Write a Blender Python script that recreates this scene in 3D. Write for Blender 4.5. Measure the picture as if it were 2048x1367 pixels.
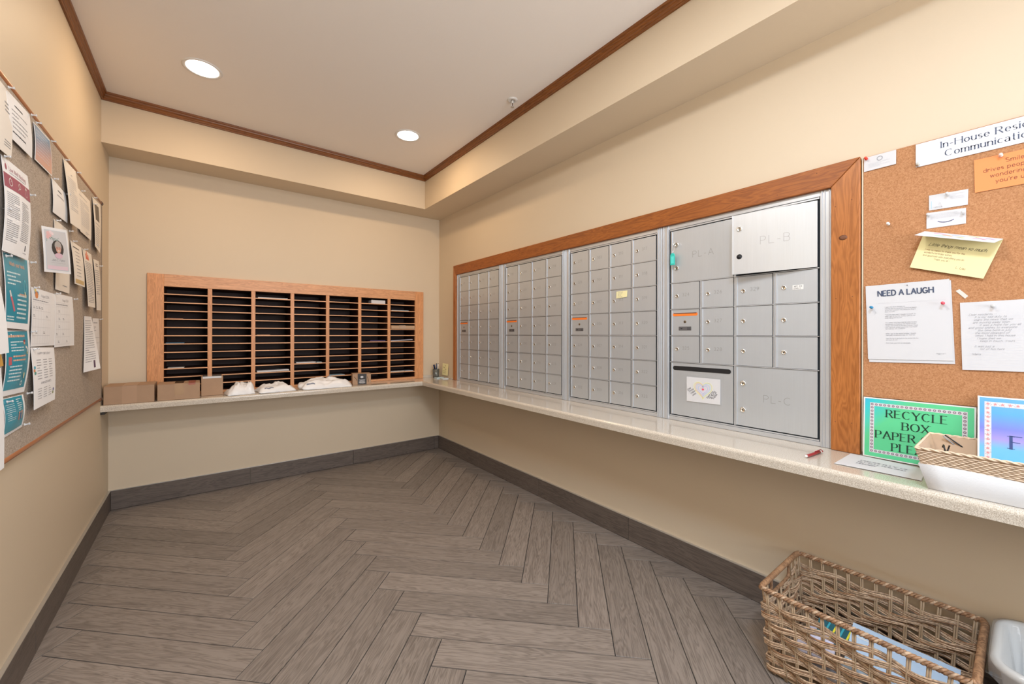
import bpy, math, random
from mathutils import Vector, Matrix, noise
S = bpy.context.scene
COL = S.collection
for o in list(bpy.data.objects): bpy.data.objects.remove(o)

# ------------------------------------------------------------------ camera, world, lamps, exposure
W, HC = 2.488, 2.715               # room width, ceiling height (corner of back and right wall is the origin)
SB, SR, ZS = 0.261, 0.289, 2.402   # bulkhead depth at back / right, underside height
YF = -5.5                          # front wall behind the camera
cam_d = bpy.data.cameras.new('camera'); cam = bpy.data.objects.new('camera', cam_d); COL.objects.link(cam)
yaw, pit, rol = map(math.radians, (37.7231, 0.0487, 0.0908))
Fv = Vector((math.sin(yaw)*math.cos(pit), math.cos(yaw)*math.cos(pit), math.sin(pit)))
Rv = Vector((math.cos(yaw), -math.sin(yaw), 0)); Uv = Rv.cross(Fv)
R2 = math.cos(rol)*Rv + math.sin(rol)*Uv; U2 = -math.sin(rol)*Rv + math.cos(rol)*Uv
M = Matrix((R2, U2, -Fv)).transposed().to_4x4(); M.translation = Vector((-1.9818, -3.8236, 1.1998))
cam.matrix_world = M
cam_d.sensor_width = 36; cam_d.lens = 799.7078/2048*36
cam_d.shift_y = -(683.5-667.1272)/2048; cam_d.clip_start = 0.02
S.camera = cam

wd = bpy.data.worlds.new('world'); S.world = wd; wd.use_nodes = True
wd.node_tree.nodes['Background'].inputs[0].default_value = (0.80, 0.90, 1.0, 1)
wd.node_tree.nodes['Background'].inputs[1].default_value = 0.4
def area(name, loc, rot, sx, sy, power, color, shape='RECTANGLE', spread=math.pi):
    l = bpy.data.lights.new(name, 'AREA'); l.shape = shape; l.size = sx; l.size_y = sy
    l.energy = power; l.color = color; l.spread = spread
    o = bpy.data.objects.new(name, l); COL.objects.link(o); o.location = loc; o.rotation_euler = rot
    return o
WARM = (1.0, 0.71, 0.43)
DL = [(-1.985, -0.93), (-0.744, -0.92), (-1.45, -2.95), (-1.75, -4.10)]  # last entry is an unseen cool fill added behind the camera
for i, (x, y) in enumerate(DL):
    area('downlight_lamp', (x, y, HC-(0.012, .012, .03, .03)[i]), (0, 0, 0), (.15, .15, .40, .40)[i], .15, (6, 6, 19, 38)[i], (WARM, WARM, (1.0, .95, .90), (.55, .76, 1.0))[i], 'DISK')
# added fill lamp, unseen, aimed up at the ceiling through the front wall's opening
area('rear_fill', (-0.75, YF-0.25, 1.5), (math.radians(124), 0, 0), 1.6, 1.6, 74, (0.93, 0.94, 0.97))
S.view_settings.view_transform = 'Standard'; S.view_settings.look = 'None'
S.view_settings.exposure = 0.0; S.view_settings.gamma = 1; S.view_settings.use_curve_mapping = False

# ------------------------------------------------------------------ materials
MATS = {}
def nm(name):
    m = bpy.data.materials.new(name); m.use_nodes = True
    nt = m.node_tree; b = nt.nodes['Principled BSDF']
    return m, nt, b
def node(nt, t, **kw):
    n = nt.nodes.new(t)
    for k, v in kw.items():
        if k.startswith('i_'):
            n.inputs[k[2:].replace('_', ' ')].default_value = v
        else: setattr(n, k, v)
    return n
def plain(name, col, rough=0.5, metal=0.0, spec=0.5, emit=None, es=0, var=0.0, scale=20, bump=0.0, coat=0, trans=0, alpha=1, bscale=None):
    if name in MATS: return MATS[name]
    m, nt, b = nm(name)
    b.inputs['Base Color'].default_value = (*col, 1); b.inputs['Roughness'].default_value = rough
    b.inputs['Metallic'].default_value = metal; b.inputs['Specular IOR Level'].default_value = spec
    b.inputs['Coat Weight'].default_value = coat; b.inputs['Transmission Weight'].default_value = trans
    b.inputs['Alpha'].default_value = alpha
    if emit: b.inputs['Emission Color'].default_value = (*emit, 1); b.inputs['Emission Strength'].default_value = es
    if var or bump:
        tc = node(nt, 'ShaderNodeTexCoord')
        n1 = node(nt, 'ShaderNodeTexNoise', i_Scale=scale, i_Detail=6)
        nt.links.new(tc.outputs['Object'], n1.inputs['Vector'])
        if var:
            mx = node(nt, 'ShaderNodeMix', data_type='RGBA')
            mx.inputs[6].default_value = (*[c*(1-var) for c in col], 1); mx.inputs[7].default_value = (*[min(1, c*(1+var)) for c in col], 1)
            nt.links.new(n1.outputs['Fac'], mx.inputs[0]); nt.links.new(mx.outputs[2], b.inputs['Base Color'])
        if bump:
            n2 = node(nt, 'ShaderNodeTexNoise', i_Scale=bscale or scale*4, i_Detail=4)
            nt.links.new(tc.outputs['Object'], n2.inputs['Vector'])
            bp = node(nt, 'ShaderNodeBump', i_Strength=bump, i_Distance=0.002)
            nt.links.new(n2.outputs['Fac'], bp.inputs['Height']); nt.links.new(bp.outputs['Normal'], b.inputs['Normal'])
    MATS[name] = m
    return m
def wood(name, dark, light, axis=0, scale=1.0, rough=0.4, stretch=14, rand=0.0, ring=2.2, toner=0.0, coat=0.0, fine=0.35, world=False):
    """grain that runs along the object's own axis 0/1/2"""
    m, nt, b = nm(name); L = nt.links.new
    tc = node(nt, 'ShaderNodeTexCoord'); oi = node(nt, 'ShaderNodeObjectInfo')
    mp = node(nt, 'ShaderNodeMapping'); sc = [stretch*scale]*3; sc[axis] = scale; mp.inputs['Scale'].default_value = sc
    mul = node(nt, 'ShaderNodeVectorMath', operation='MULTIPLY_ADD')
    mul.inputs[1].default_value = (0, 0, 0); L(tc.outputs['Object'], mp.inputs['Vector'])
    cmb = node(nt, 'ShaderNodeMath', operation='MULTIPLY'); cmb.inputs[1].default_value = 37.0; L(oi.outputs['Random'], cmb.inputs[0])
    add = node(nt, 'ShaderNodeVectorMath', operation='ADD'); L(mp.outputs['Vector'], add.inputs[0]); L(cmb.outputs[0], add.inputs[1])
    n1 = node(nt, 'ShaderNodeTexNoise', i_Scale=ring, i_Detail=3, i_Roughness=0.5, i_Distortion=0.6); L(add.outputs[0], n1.inputs['Vector'])
    # cathedral rings out of the noise
    rm = node(nt, 'ShaderNodeMath', operation='MULTIPLY'); rm.inputs[1].default_value = 9; L(n1.outputs['Fac'], rm.inputs[0])
    fr = node(nt, 'ShaderNodeMath', operation='PINGPONG'); fr.inputs[1].default_value = 0.5; L(rm.outputs[0], fr.inputs[0])
    n2 = node(nt, 'ShaderNodeTexNoise', i_Scale=ring*9, i_Detail=5, i_Roughness=0.7); L(add.outputs[0], n2.inputs['Vector'])
    a1 = node(nt, 'ShaderNodeMath', operation='MULTIPLY'); a1.inputs[1].default_value = 0.9; L(fr.outputs[0], a1.inputs[0])
    a2 = node(nt, 'ShaderNodeMath', operation='MULTIPLY_ADD'); a2.inputs[1].default_value = fine; L(n2.outputs['Fac'], a2.inputs[0]); L(a1.outputs[0], a2.inputs[2])
    a3 = node(nt, 'ShaderNodeMath', operation='MULTIPLY_ADD'); a3.inputs[1].default_value = 0.55; L(n1.outputs['Fac'], a3.inputs[0]); L(a2.outputs[0], a3.inputs[2])
    cr = node(nt, 'ShaderNodeValToRGB'); cr.color_ramp.elements[0].position = 0.25; cr.color_ramp.elements[1].position = 0.95
    cr.color_ramp.elements[0].color = (*dark, 1); cr.color_ramp.elements[1].color = (*light, 1); L(a3.outputs[0], cr.inputs[0])
    out = cr.outputs[0]
    if rand:
        hs = node(nt, 'ShaderNodeHueSaturation'); mr = node(nt, 'ShaderNodeMapRange'); mr.inputs['To Min'].default_value = 1-rand; mr.inputs['To Max'].default_value = 1+rand
        L(oi.outputs['Random'], mr.inputs['Value']); L(mr.outputs[0], hs.inputs['Value']); L(out, hs.inputs['Color']); out = hs.outputs[0]
    L(out, b.inputs['Base Color']); b.inputs['Roughness'].default_value = rough; b.inputs['Coat Weight'].default_value = coat
    bp = node(nt, 'ShaderNodeBump', i_Strength=0.12, i_Distance=0.001); L(a3.outputs[0], bp.inputs['Height']); L(bp.outputs['Normal'], b.inputs['Normal'])
    MATS[name] = m; return m
def speckle(name, base, dark, light, rough, scale, coat=0.0, amt=(0.38, 0.62)):
    m, nt, b = nm(name); L = nt.links.new
    tc = node(nt, 'ShaderNodeTexCoord')
    n1 = node(nt, 'ShaderNodeTexNoise', i_Scale=scale, i_Detail=3, i_Roughness=0.8); L(tc.outputs['Object'], n1.inputs['Vector'])
    cr = node(nt, 'ShaderNodeValToRGB'); e = cr.color_ramp.elements
    e[0].position = amt[0]; e[0].color = (*dark, 1); e[1].position = amt[1]; e[1].color = (*light, 1)
    k = cr.color_ramp.elements.new((amt[0]+amt[1])/2); k.color = (*base, 1)
    L(n1.outputs['Fac'], cr.inputs[0])
    v = node(nt, 'ShaderNodeTexVoronoi', i_Scale=scale*0.75); L(tc.outputs['Object'], v.inputs['Vector'])
    cr2 = node(nt, 'ShaderNodeValToRGB'); cr2.color_ramp.elements[0].position = 0.10; cr2.color_ramp.elements[1].position = 0.16
    L(v.outputs['Distance'], cr2.inputs[0])
    mx = node(nt, 'ShaderNodeMix', data_type='RGBA'); mx.inputs[6].default_value = (*dark, 1)
    L(cr2.outputs[0], mx.inputs[0]); L(cr.outputs[0], mx.inputs[7]); L(mx.outputs[2], b.inputs['Base Color'])
    b.inputs['Roughness'].default_value = rough; b.inputs['Coat Weight'].default_value = coat; b.inputs['Coat Roughness'].default_value = 0.08
    bp = node(nt, 'ShaderNodeBump', i_Strength=0.05 if coat else 0.3, i_Distance=0.001); L(n1.outputs['Fac'], bp.inputs['Height']); L(bp.outputs['Normal'], b.inputs['Normal'])
    MATS[name] = m; return m
def brushed(name, col, rough, axis=1):
    m, nt, b = nm(name); L = nt.links.new
    tc = node(nt, 'ShaderNodeTexCoord'); mp = node(nt, 'ShaderNodeMapping'); sc = [300, 300, 300]; sc[2] = 6; mp.inputs['Scale'].default_value = sc
    L(tc.outputs['Object'], mp.inputs['Vector']); n1 = node(nt, 'ShaderNodeTexNoise', i_Scale=1.0, i_Detail=2); L(mp.outputs[0], n1.inputs['Vector'])
    mr = node(nt, 'ShaderNodeMapRange'); mr.inputs['To Min'].default_value = rough-0.05; mr.inputs['To Max'].default_value = rough+0.07
    L(n1.outputs['Fac'], mr.inputs['Value']); L(mr.outputs[0], b.inputs['Roughness'])
    mx = node(nt, 'ShaderNodeMix', data_type='RGBA'); mx.inputs[6].default_value = (*[c*.93 for c in col], 1); mx.inputs[7].default_value = (*col, 1)
    L(n1.outputs['Fac'], mx.inputs[0]); L(mx.outputs[2], b.inputs['Base Color'])
    b.inputs['Metallic'].default_value = 0.6
    MATS[name] = m; return m

m_wall = plain('wall_paint', (0.665, 0.55, 0.405), 0.55, var=0.015, scale=3, bump=0.08, bscale=260)
m_ceil = plain('ceiling_paint', (0.94, 0.895, 0.85), 0.7, var=0.01, scale=3, bump=0.1, bscale=220)
m_oak = wood('oak', (0.44, 0.19, 0.075), (0.80, 0.42, 0.21), 0, 2.0, 0.38, 16, 0.05)
m_oakv = wood('oak_upright', (0.45, 0.19, 0.070), (0.76, 0.36, 0.155), 2, 2.0, 0.38, 16, 0.05)
m_oaklip = plain('oak_edge', (0.76, 0.40, 0.20), 0.4, var=0.12, scale=60)
m_oakin = plain('oak_inside', (0.09, 0.03, 0.014), 0.6, var=0.25, scale=30)  # oak darkened in its colour for the shade inside the slots
m_back = wood('shaded_back', (0.022, 0.008, 0.006), (0.055, 0.02, 0.014), 0, 3.0, 0.6, 12)  # back panel colour lowered to hold the shade deep in the slots
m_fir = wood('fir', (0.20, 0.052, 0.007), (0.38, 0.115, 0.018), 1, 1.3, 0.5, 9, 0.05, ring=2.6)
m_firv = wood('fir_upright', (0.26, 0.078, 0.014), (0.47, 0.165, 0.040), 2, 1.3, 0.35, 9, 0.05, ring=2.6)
m_crown = wood('crown_wood', (0.115, 0.033, 0.005), (0.29, 0.10, 0.019), 0, 1.5, 0.35, 20)
m_crowny = wood('crown_wood_side', (0.115, 0.033, 0.005), (0.29, 0.10, 0.019), 1, 1.5, 0.35, 20)
m_plank = wood('floor_plank', (0.083, 0.066, 0.056), (0.255, 0.215, 0.186), 0, 1.6, 0.42, 13, 0.13, ring=1.8, fine=0.6)
m_base = wood('baseboard_tile', (0.056, 0.043, 0.036), (0.148, 0.118, 0.100), 0, 1.6, 0.45, 13, 0.1, ring=1.8, fine=0.6)
m_basey = wood('baseboard_tile_side', (0.056, 0.043, 0.036), (0.148, 0.118, 0.100), 1, 1.6, 0.45, 13, 0.1, ring=1.8, fine=0.6)
m_grout = plain('grout', (0.035, 0.033, 0.032), 0.9)
m_counter = speckle('counter_top', (0.62, 0.55, 0.46), (0.40, 0.34, 0.27), (0.78, 0.73, 0.65), 0.20, 400, coat=0.6)
m_corkR = speckle('cork_tan', (0.46, 0.215, 0.095), (0.33, 0.14, 0.052), (0.56, 0.295, 0.145), 0.9, 210, amt=(0.3, 0.7))
m_corkL = speckle('cork_grey', (0.43, 0.36, 0.295), (0.27, 0.215, 0.165), (0.60, 0.51, 0.43), 0.95, 230, amt=(0.33, 0.67))
m_alu = brushed('door_aluminium', (0.60, 0.64, 0.685), 0.42)
m_alu2 = brushed('frame_aluminium', (0.66, 0.685, 0.72), 0.36)
m_alu3 = brushed('bright_aluminium', (0.66, 0.69, 0.73), 0.30)
m_gap = plain('dark_gap', (0.02, 0.025, 0.03), 0.8)
m_chrome = plain('chrome', (0.80, 0.78, 0.74), 0.18, 1.0)
m_dark = plain('black_hole', (0.008, 0.008, 0.01), 0.6)
m_orange = plain('orange_flap', (0.95, 0.22, 0.03), 0.4)
m_engr = plain('engraving', (0.33, 0.34, 0.35), 0.6)
m_plate = plain('maker_plate', (0.17, 0.17, 0.18), 0.4, 0.5)
m_paper = plain('white_paper', (0.64, 0.64, 0.66), 0.7, var=0.01, scale=8)
m_paperL = plain('lifted_white_paper', (0.88, 0.885, 0.90), 0.7, var=0.01, scale=8)  # same white stock, colour lightened for the weak light on the left board
m_cream = plain('cream_paper', (0.84, 0.79, 0.72), 0.7, var=0.01, scale=8)
m_ink = plain('ink', (0.03, 0.03, 0.045), 0.7)
m_grey = plain('grey_ink', (0.34, 0.34, 0.37), 0.8)
m_lgrey = plain('pale_ink', (0.58, 0.58, 0.61), 0.8)
m_card = plain('cardboard', (0.42, 0.27, 0.17), 0.75, var=0.10, scale=14, bump=0.1)
m_card2 = plain('cardboard_light', (0.50, 0.33, 0.205), 0.75, var=0.10, scale=14, bump=0.1)
m_tape = plain('packing_tape', (0.46, 0.30, 0.18), 0.12, spec=0.7, coat=1.0)
m_poly = plain('poly_mailer', (0.84, 0.845, 0.86), 0.32, var=0.02, scale=10, bump=0.25, bscale=30)
m_white = plain('white_plastic', (0.80, 0.79, 0.77), 0.35)
m_led = plain('lamp_lens', (1, 1, 1), 0.5, emit=(1.0, 0.93, 0.82), es=9)
m_steel = plain('steel_edge', (0.62, 0.61, 0.59), 0.3, 0.8)
m_copper = plain('rail_copper', (0.42, 0.17, 0.075), 0.35, 0.2, var=0.08, scale=20)
m_black = plain('black_plastic', (0.02, 0.017, 0.015), 0.4)
m_glassy = plain('clear_plastic', (0.92, 0.93, 0.94), 0.08, spec=0.8, trans=0.55)

# ------------------------------------------------------------------ mesh helpers
ORG = {}
class MB:
    def __init__(s): s.v = []; s.f = []; s.m = []; s.sm = []
    def add(s, vs, fs, mi=0, smooth=False):
        b = len(s.v); s.v += [tuple(p) for p in vs]
        for f in fs: s.f.append(tuple(b+i for i in f)); s.m.append(mi); s.sm.append(smooth)
        return s
    def box(s, a, b, mi=0):
        x0, y0, z0 = (min(a[i], b[i]) for i in range(3)); x1, y1, z1 = (max(a[i], b[i]) for i in range(3))
        return s.add([(x0,y0,z0),(x1,y0,z0),(x1,y1,z0),(x0,y1,z0),(x0,y0,z1),(x1,y0,z1),(x1,y1,z1),(x0,y1,z1)],
                     [(0,3,2,1),(4,5,6,7),(0,1,5,4),(1,2,6,5),(2,3,7,6),(3,0,4,7)], mi)
    def prism(s, poly, lo, hi, axis, mi=0):
        """poly: 2-D outline in the two other axes (order: axis+1, axis+2)"""
        n = len(poly); vs = []
        for h in (lo, hi):
            for p in poly:
                q = [0, 0, 0]; q[axis] = h; q[(axis+1) % 3] = p[0]; q[(axis+2) % 3] = p[1]; vs.append(q)
        return s.add(vs, [tuple(range(n))[::-1], tuple(range(n, 2*n))] + [(i, (i+1) % n, n+(i+1) % n, n+i) for i in range(n)], mi)
    def tube(s, path, r, n=8, mi=0, cap=True, smooth=True, closed=False):
        path = [Vector(p) for p in path]; rs = r if isinstance(r, (list, tuple)) else [r]*len(path)
        rings = []; prev = None; N = len(path)
        for i, p in enumerate(path):
            if closed: t = path[(i+1) % N]-path[i-1]
            else: t = path[min(i+1, N-1)]-path[max(i-1, 0)]
            t.normalize()
            if prev is None:
                up = Vector((0,0,1)) if abs(t.z) < .9 else Vector((1,0,0)); a = t.cross(up).normalized()
            else: a = (prev - t*prev.dot(t)).normalized()
            prev = a; b = t.cross(a)
            rings.append([p + (a*math.cos(2*math.pi*k/n) + b*math.sin(2*math.pi*k/n))*rs[i] for k in range(n)])
        vs = [q for rg in rings for q in rg]; fs = []
        for i in range(N if closed else N-1):
            j = (i+1) % N
            for k in range(n): fs.append((i*n+k, i*n+(k+1) % n, j*n+(k+1) % n, j*n+k))
        if cap and not closed: fs += [tuple(range(n))[::-1], tuple((N-1)*n+k for k in range(n))]
        return s.add(vs, fs, mi, smooth)
    def lathe(s, prof, c, axis=(0,0,1), n=16, mi=0, smooth=True):
        """prof: (radius, height) from the base up"""
        ax = Vector(axis).normalized(); up = Vector((0,0,1)) if abs(ax.z) < .9 else Vector((1,0,0))
        a = ax.cross(up).normalized(); b = ax.cross(a); c = Vector(c); vs = []; fs = []
        for r, h in prof:
            for k in range(n):
                t = 2*math.pi*k/n; vs.append(c + ax*h + (a*math.cos(t)+b*math.sin(t))*max(r, 1e-5))
        for i in range(len(prof)-1):
            for k in range(n): fs.append((i*n+k, i*n+(k+1) % n, (i+1)*n+(k+1) % n, (i+1)*n+k))
        fs += [tuple(range(n))[::-1], tuple((len(prof)-1)*n+k for k in range(n))]
        return s.add(vs, fs, mi, smooth)
    def mesh(s, name, mats, org=(0,0,0)):
        me = bpy.data.meshes.new(name); ox, oy, oz = org
        me.from_pydata([(x-ox, y-oy, z-oz) for x, y, z in s.v], [], s.f)
        for m in (mats if isinstance(mats, (list, tuple)) else [mats]): me.materials.append(m)
        me.polygons.foreach_set('material_index', s.m); me.polygons.foreach_set('use_smooth', s.sm)
        me.update(); return me
def link(name, data, parent=None, org=(0,0,0), bevel=0, seg=2):
    """org is the world position of the object's own origin"""
    o = bpy.data.objects.new(name, data); COL.objects.link(o); o.parent = parent
    po = ORG[parent.name] if parent else (0,0,0)
    o.location = Vector(org)-Vector(po); ORG[o.name] = tuple(org)
    if bevel:
        b = o.modifiers.new('bevel', 'BEVEL'); b.width = bevel; b.segments = seg; b.limit_method = 'ANGLE'; b.angle_limit = math.radians(40)
    return o
def build(mb, name, mats, parent=None, org=None, bevel=0, seg=2):
    if org is None:
        org = ORG[parent.name] if parent else (0,0,0)
    return link(name, mb.mesh(name, mats, org), parent, org, bevel, seg)
def empty(name, loc, label, cat, group=None):
    o = bpy.data.objects.new(name, None); COL.objects.link(o); o.location = loc; o.empty_display_size = 0.05; ORG[o.name] = tuple(loc)
    return tag(o, label, cat, group)
def tag(o, label, cat, group=None):
    o['label'] = label; o['category'] = cat
    if group: o['group'] = group
    return o
def struct(o): o['kind'] = 'structure'; return o
def center(mb):
    n = len(mb.v); return tuple(sum(p[i] for p in mb.v)/n for i in range(3))

# ------------------------------------------------------------------ stroke lettering
def arc(cx, cy, rx, ry, a0, a1, n=None):
    n = n or max(3, int(abs(a1-a0)/26)); return [(cx+rx*math.cos(math.radians(a0+(a1-a0)*i/n)), cy+ry*math.sin(math.radians(a0+(a1-a0)*i/n))) for i in range(n+1)]
X = .66
G = {
'A':(.82,[[(0,0),(.41,1),(.82,0)],[(.15,.36),(.67,.36)]]), 'B':(.64,[[(0,0),(0,1)],[(0,1),(.36,1)]+arc(.36,.76,.24,.24,90,-90)+[(0,.52)],[(.36,.52)]+arc(.38,.26,.26,.26,90,-90)+[(0,0)]]),
'C':(.8,[arc(.43,.5,.43,.5,48,312)]), 'D':(.76,[[(0,0),(0,1)],[(0,1),(.3,1)]+arc(.3,.5,.46,.5,90,-90)+[(0,0)]]),
'E':(.6,[[(0,0),(0,1)],[(0,1),(.58,1)],[(0,.53),(.48,.53)],[(0,0),(.6,0)]]), 'F':(.56,[[(0,0),(0,1)],[(0,1),(.56,1)],[(0,.53),(.46,.53)]]),
'G':(.84,[arc(.43,.5,.43,.5,48,330)+[(.82,.44),(.5,.44)]]), 'H':(.76,[[(0,0),(0,1)],[(.76,0),(.76,1)],[(0,.53),(.76,.53)]]), 'I':(.06,[[(.03,0),(.03,1)]]),
'J':(.4,[[(.4,1),(.4,.25)]+arc(.2,.25,.2,.25,0,-150)]), 'K':(.7,[[(0,0),(0,1)],[(.66,1),(0,.38)],[(.2,.56),(.7,0)]]), 'L':(.56,[[(0,0),(0,1)],[(0,0),(.56,0)]]),
'M':(.92,[[(0,0),(0,1)],[(0,1),(.46,.1)],[(.46,.1),(.92,1)],[(.92,1),(.92,0)]]), 'N':(.76,[[(0,0),(0,1)],[(0,1),(.76,0)],[(.76,0),(.76,1)]]), 'O':(.88,[arc(.44,.5,.44,.5,0,360,16)]),
'P':(.6,[[(0,0),(0,1)],[(0,1),(.34,1)]+arc(.34,.74,.26,.26,90,-90)+[(0,.48)]]), 'Q':(.88,[arc(.44,.5,.44,.5,0,360,16),[(.5,.25),(.85,-.1)]]),
'R':(.68,[[(0,0),(0,1)],[(0,1),(.34,1)]+arc(.34,.75,.25,.25,90,-90)+[(0,.5)],[(.3,.5),(.68,0)]]), 'S':(.56,[arc(.28,.75,.26,.25,40,270)+arc(.28,.25,.28,.25,90,-140)]),
'T':(.7,[[(.35,0),(.35,1)],[(0,1),(.7,1)]]), 'U':(.74,[[(0,1),(0,.34)]+arc(.37,.34,.37,.34,180,360)+[(.74,1)]]), 'V':(.8,[[(0,1),(.4,0)],[(.4,0),(.8,1)]]),
'W':(1.1,[[(0,1),(.28,0)],[(.28,0),(.55,.95)],[(.55,.95),(.82,0)],[(.82,0),(1.1,1)]]), 'X':(.74,[[(0,1),(.74,0)],[(0,0),(.74,1)]]), 'Y':(.76,[[(0,1),(.38,.46)],[(.76,1),(.38,.46)],[(.38,.46),(.38,0)]]),
'Z':(.66,[[(0,1),(.66,1)],[(.66,1),(0,0)],[(0,0),(.66,0)]]),
'a':(.46,[arc(.22,.49,.2,.17,150,20)+[(.42,.4),(.42,0)],arc(.21,.18,.21,.18,90,360)+[(.42,.36),(.21,.36)]]), 'b':(.5,[[(0,0),(0,1)],arc(.25,.33,.25,.33,150,-150)]),
'c':(.44,[arc(.25,.33,.25,.33,50,310)]), 'd':(.5,[[(.5,0),(.5,1)],arc(.25,.33,.25,.33,30,330)]), 'e':(.48,[[(.02,.35),(.48,.35)]+arc(.25,.33,.23,.33,5,315)]),
'f':(.3,[[(.1,0),(.1,.8)]+arc(.25,.8,.15,.2,180,70),[(0,.62),(.28,.62)]]), 'g':(.5,[arc(.25,.33,.25,.33,30,330),[(.5,.66),(.5,-.1)]+arc(.27,-.1,.23,.2,0,-140)]),
'h':(.46,[[(0,0),(0,1)],[(0,.4)]+arc(.23,.43,.23,.23,160,0)+[(.46,0)]]), 'i':(.06,[[(.03,0),(.03,X)],[(.03,.88),(.03,.96)]]), 'j':(.15,[[(.12,X),(.12,-.15)]+arc(0,-.15,.12,.12,0,-80),[(.12,.88),(.12,.96)]]),
'k':(.44,[[(0,0),(0,1)],[(.4,X),(0,.26)],[(.14,.38),(.44,0)]]), 'l':(.06,[[(.03,0),(.03,1)]]), 'm':(.76,[[(0,0),(0,X)],[(0,.42)]+arc(.19,.46,.19,.2,160,0)+[(.38,0)],[(.38,.42)]+arc(.57,.46,.19,.2,160,0)+[(.76,0)]]),
'n':(.46,[[(0,0),(0,X)],[(0,.4)]+arc(.23,.43,.23,.23,160,0)+[(.46,0)]]), 'o':(.5,[arc(.25,.33,.25,.33,0,360,12)]), 'p':(.5,[[(0,-.3),(0,X)],arc(.25,.33,.25,.33,150,-150)]),
'q':(.5,[[(.5,-.3),(.5,X)],arc(.25,.33,.25,.33,30,330)]), 'r':(.3,[[(0,0),(0,X)],[(0,.4)]+arc(.2,.44,.2,.22,160,50)]), 's':(.36,[arc(.18,.49,.16,.17,40,270)+arc(.18,.16,.18,.16,90,-140)]),
't':(.3,[[(.12,.95),(.12,.15)]+arc(.25,.15,.13,.15,180,290),[(0,.64),(.28,.64)]]), 'u':(.46,[[(0,X),(0,.22)]+arc(.23,.22,.23,.22,180,340),[(.46,X),(.46,0)]]), 'v':(.46,[[(0,X),(.23,0)],[(.23,0),(.46,X)]]),
'w':(.7,[[(0,X),(.18,0)],[(.18,0),(.35,.6)],[(.35,.6),(.52,0)],[(.52,0),(.7,X)]]), 'x':(.44,[[(0,X),(.44,0)],[(0,0),(.44,X)]]), 'y':(.46,[[(0,X),(.23,0)],[(.46,X),(.1,-.3)]]), 'z':(.42,[[(0,X),(.42,X)],[(.42,X),(0,0)],[(0,0),(.42,0)]]),
'0':(.56,[arc(.28,.5,.28,.5,0,360,12)]), '1':(.3,[[(0,.78),(.2,1)],[(.2,1),(.2,0)]]), '2':(.54,[arc(.27,.74,.26,.26,160,-35)+[(0,0),(.54,0)]]), '3':(.54,[arc(.26,.76,.24,.24,140,-90)+arc(.26,.27,.27,.27,90,-140)]),
'4':(.58,[[(.44,0),(.44,1)],[(.44,1),(0,.3)],[(0,.3),(.58,.3)]]), '5':(.54,[[(.5,1),(.08,1)],[(.08,1),(.04,.56)]+arc(.26,.34,.28,.32,130,-140)]), '6':(.54,[[(.42,1),(.06,.5)],arc(.28,.3,.26,.3,0,360,12)]),
'7':(.52,[[(0,1),(.52,1)],[(.52,1),(.16,0)]]), '8':(.54,[arc(.27,.76,.22,.24,0,360,10),arc(.27,.26,.27,.26,0,360,10)]), '9':(.54,[arc(.27,.7,.26,.3,0,360,12),[(.5,.6),(.16,0)]]),
'-':(.34,[[(.02,.38),(.32,.38)]]), '.':(.06,[[(.03,0),(.03,.07)]]), ',':(.08,[[(.06,.06),(0,-.14)]]), "'":(.08,[[(.04,1),(.04,.76)]]), '!':(.06,[[(.03,.3),(.03,1)],[(.03,0),(.03,.08)]]), '?':(.4,[arc(.2,.8,.2,.2,160,-60)+[(.2,.3)],[(.2,0),(.2,.08)]]), '"':(.2,[[(.03,1),(.03,.76)],[(.16,1),(.16,.76)]]), ':':(.06,[[(.03,0),(.03,.08)],[(.03,.4),(.03,.48)]]),
}
def text_width(s, size, track=.2):
    return sum((G[c][0]+track if c in G else .42) for c in s)*size - track*size
def text(put, s, x, y, size, wt, style='sans', align='l', track=.2, slant=0, sx=1.0, rnd=None):
    """put(list of 4 points) receives quads in the sheet's own metres: x to the right, y upward from the baseline"""
    w = text_width(s, size, track)*sx
    if align == 'c': x -= w/2
    if align == 'r': x -= w
    for c in s:
        if c not in G: x += .42*size*sx; continue
        gw, st = G[c]; jy = rnd.uniform(-.06, .06)*size if rnd else 0
        for pl in st:
            P = [(x+(a+slant*b)*size*sx, y+jy+b*size) for a, b in pl]
            if rnd: P = [(a+rnd.uniform(-.03, .03)*size, b+rnd.uniform(-.03, .03)*size) for a, b in P]
            for i in range(len(P)-1):
                (ax, ay), (bx, by) = P[i], P[i+1]; dx, dy = bx-ax, by-ay; l = math.hypot(dx, dy) or 1e-9
                ww = wt
                if style == 'serif':
                    k = abs(math.sin(math.atan2(dy, dx)-math.radians(18 if dx*dy != 0 and len(P) == 2 else 0))); ww = wt*((.32+.85*k*k) if c != '-' else .7)
                ex, ey = dx/l*ww*.25, dy/l*ww*.25; nx, ny = -dy/l*ww/2, dx/l*ww/2
                put([(ax-ex+nx, ay-ey+ny), (ax-ex-nx, ay-ey-ny), (bx+ex-nx, by+ey-ny), (bx+ex+nx, by+ey+ny)])
            if style == 'serif':
                for (px, py), (qx, qy) in ((P[0], P[1]), (P[-1], P[-2])):
                    r = (py-y-jy)/size
                    if abs(qy-py) > abs(qx-px)*.8 and (abs(r) < .03 or abs(r-1) < .03 or abs(r-X) < .03) and len(P) <= 9:
                        h = wt*.26; e = wt*1.35; s1 = 1 if r < .1 else -1
                        put([(px-e, py), (px+e, py), (px+e, py+s1*h), (px-e, py+s1*h)])
        x += (gw+track)*size*sx
    return x

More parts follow.
